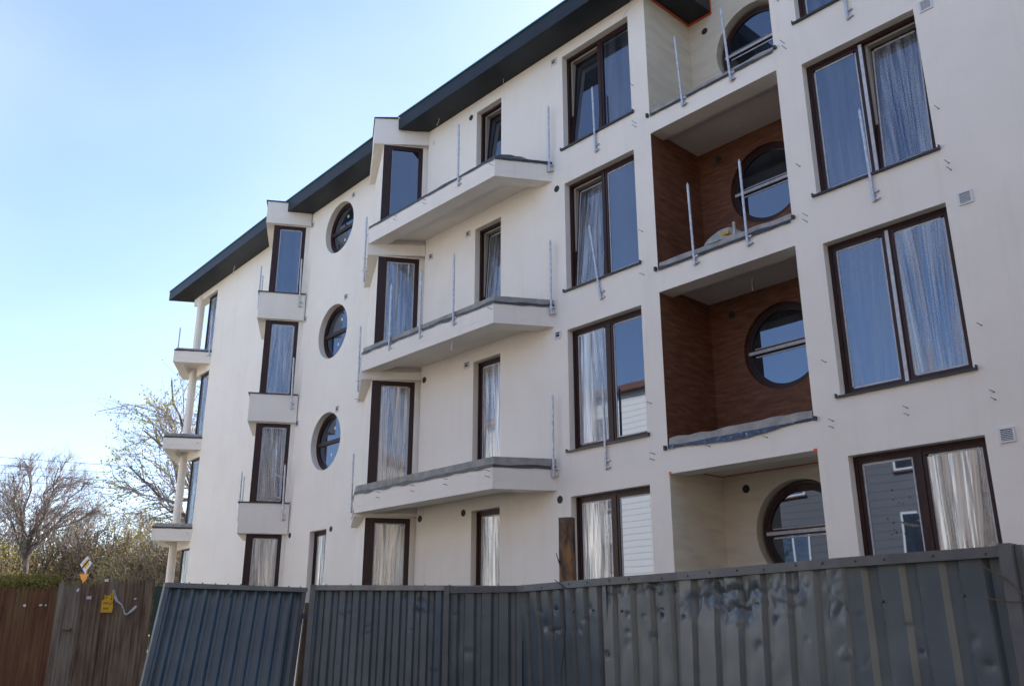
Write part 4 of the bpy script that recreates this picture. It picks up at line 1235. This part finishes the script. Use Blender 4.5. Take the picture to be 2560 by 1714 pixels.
# power lines
for k, (za, zb_) in enumerate(((10.35, 9.30), (9.95, 8.95), (9.62, 8.58), (9.30, 8.25))):
    m = MB(); pts = []
    for i in range(25):
        t = i / 24; x = -34 + 26 * t
        z = za + .35 + (zb_ - za) * t * 1.75 - .5 * math.sin(math.pi * t) * .4
        pts.append((x, 41.5 - k * .0, z))
    m.path(pts, .012, 4)
    tag(m.build('power_line', 'cable'), ['topmost', 'second from the top', 'third from the top', 'lowest'][k] + ' of the four overhead wires crossing the bare tree', 'wire', 'overhead wires')

# ------------------------------------------------------------------ opposite side of the street (mirrored in the panes, partly added to block sky)
OP = Pl(tuple(-P3.n * -9.2), tuple(P3.d)); OP.n = -P3.n      # outward normal faces our building
def siding(name, c):
    m, nt, b = newmat(name, c, .6)
    pos = nt.nodes.new('ShaderNodeNewGeometry').outputs['Position']
    sp_ = nt.nodes.new('ShaderNodeSeparateXYZ'); nt.links.new(pos, sp_.inputs[0])
    mm = nt.nodes.new('ShaderNodeMath'); mm.operation = 'MULTIPLY'; mm.inputs[1].default_value = 3.6
    fr_ = nt.nodes.new('ShaderNodeMath'); fr_.operation = 'FRACT'
    nt.links.new(sp_.outputs['Z'], mm.inputs[0]); nt.links.new(mm.outputs[0], fr_.inputs[0])
    rp_ = ramp(nt, fr_.outputs[0], [(0, tuple(x * .35 for x in c)), (.14, c), (1, c)])
    nt.links.new(rp_, b.inputs['Base Color'])
    bump(nt, b, fr_.outputs[0], .6, .02)
    return m
def opposite(u0, u1, h, mat, label, nwin, floors, rc):
    E = thing('house', label, 'house', (*OP.xy((u0 + u1) / 2, 0), 0))
    MB().pbox(OP, u0, u1, 0, h, -9, 0).build('wall', mat, E)
    MB().pbox(OP, u0 - .3, u1 + .3, h, h + .28, -9.3, .4).build('roof', rc, E)
    for f in range(floors):
        for k in range(nwin):
            u = u0 + (k + .5) * (u1 - u0) / nwin; z = 1.5 + f * 2.9
            w = MB(); w.pbox(OP, u - .75, u + .75, z, z + 1.5, 0, .05)
            W = w.build('window', 'vent', E)
            MB().pbox(OP, u - .67, u - .04, z + .08, z + 1.42, .05, .054).pbox(OP, u + .04, u + .67, z + .08, z + 1.42, .05, .054).build('pane', 'glass', W)
            MB().pbox(OP, u - .8, u + .8, z - .06, z, .0, .12).build('sill', rc, W)
M['opproof'] = newmat('brown_roof', (.16, .06, .04), .7)[0]
opposite(-36, -22.5, 12.6, siding('white_siding', (.88, .83, .77)), 'white clad block with brown eaves across the street, mirrored in the panes', 4, 4, M['opproof'])
opposite(-21.5, -8.5, 8.9, siding('shade_siding', (.13, .13, .14)), 'low house across the street, shade painted into its dark grey-blue cladding', 4, 3, M['opproof'])  # dark cladding colour stands in for the shadow on this house
opposite(-7.5, 15, 14.5, siding('sky_blocker_siding', (.16, .12, .10)), 'unseen tall dark block added across the street behind the viewer to block sky', 6, 4, M['opproof'])  # added block: hides sky so the right of the facade turns darker
opposite(16, 42, 13.2, siding('cream_siding', (.66, .56, .42)), 'long cream block across the street behind the viewer', 8, 4, M['opproof'])
wt = grow(31, (0, 0, 0), 2.4, .6, 4, .16, up=.1, kids=(3, 4), shrink=.75, twmin=.01)
ox = OP.xy(-8.6, 3.5)
tree_obj('leafy_tree', 'green garden tree across the street behind the viewer', 'tree', None, (ox[0], ox[1], 0), wt, 'freshleaf', .05, 1, 'twig', .35, 9, seed=3)

hd2 = MB(); r = random.Random(77)  # unseen tree added to keep sky light off the right end
for k in range(7000):
    d = Vector((r.gauss(0, 1), r.gauss(0, 1), r.gauss(0, 1))).normalized()
    q = r.random() ** .4 * (1 + .5 * noise.noise(d * 2))
    leafquad(hd2, Vector((10.5 + d.x * 3.6 * q, -4.6 + d.y * 3.4 * q, 8.2 + d.z * 5.2 * q)), r.uniform(.12, .28), r)
DT = thing('sky_blocker_tree', 'unseen dense evergreen tree added behind the viewer to block sky from the right side', 'tree', (10.5, -4.6, 0))
hd2.build('crown', 'evergreen', DT); MB().tube((10.5, -4.6, 0), (10.5, -4.6, 8), .3, .15, 10).build('trunk', 'bark', DT)
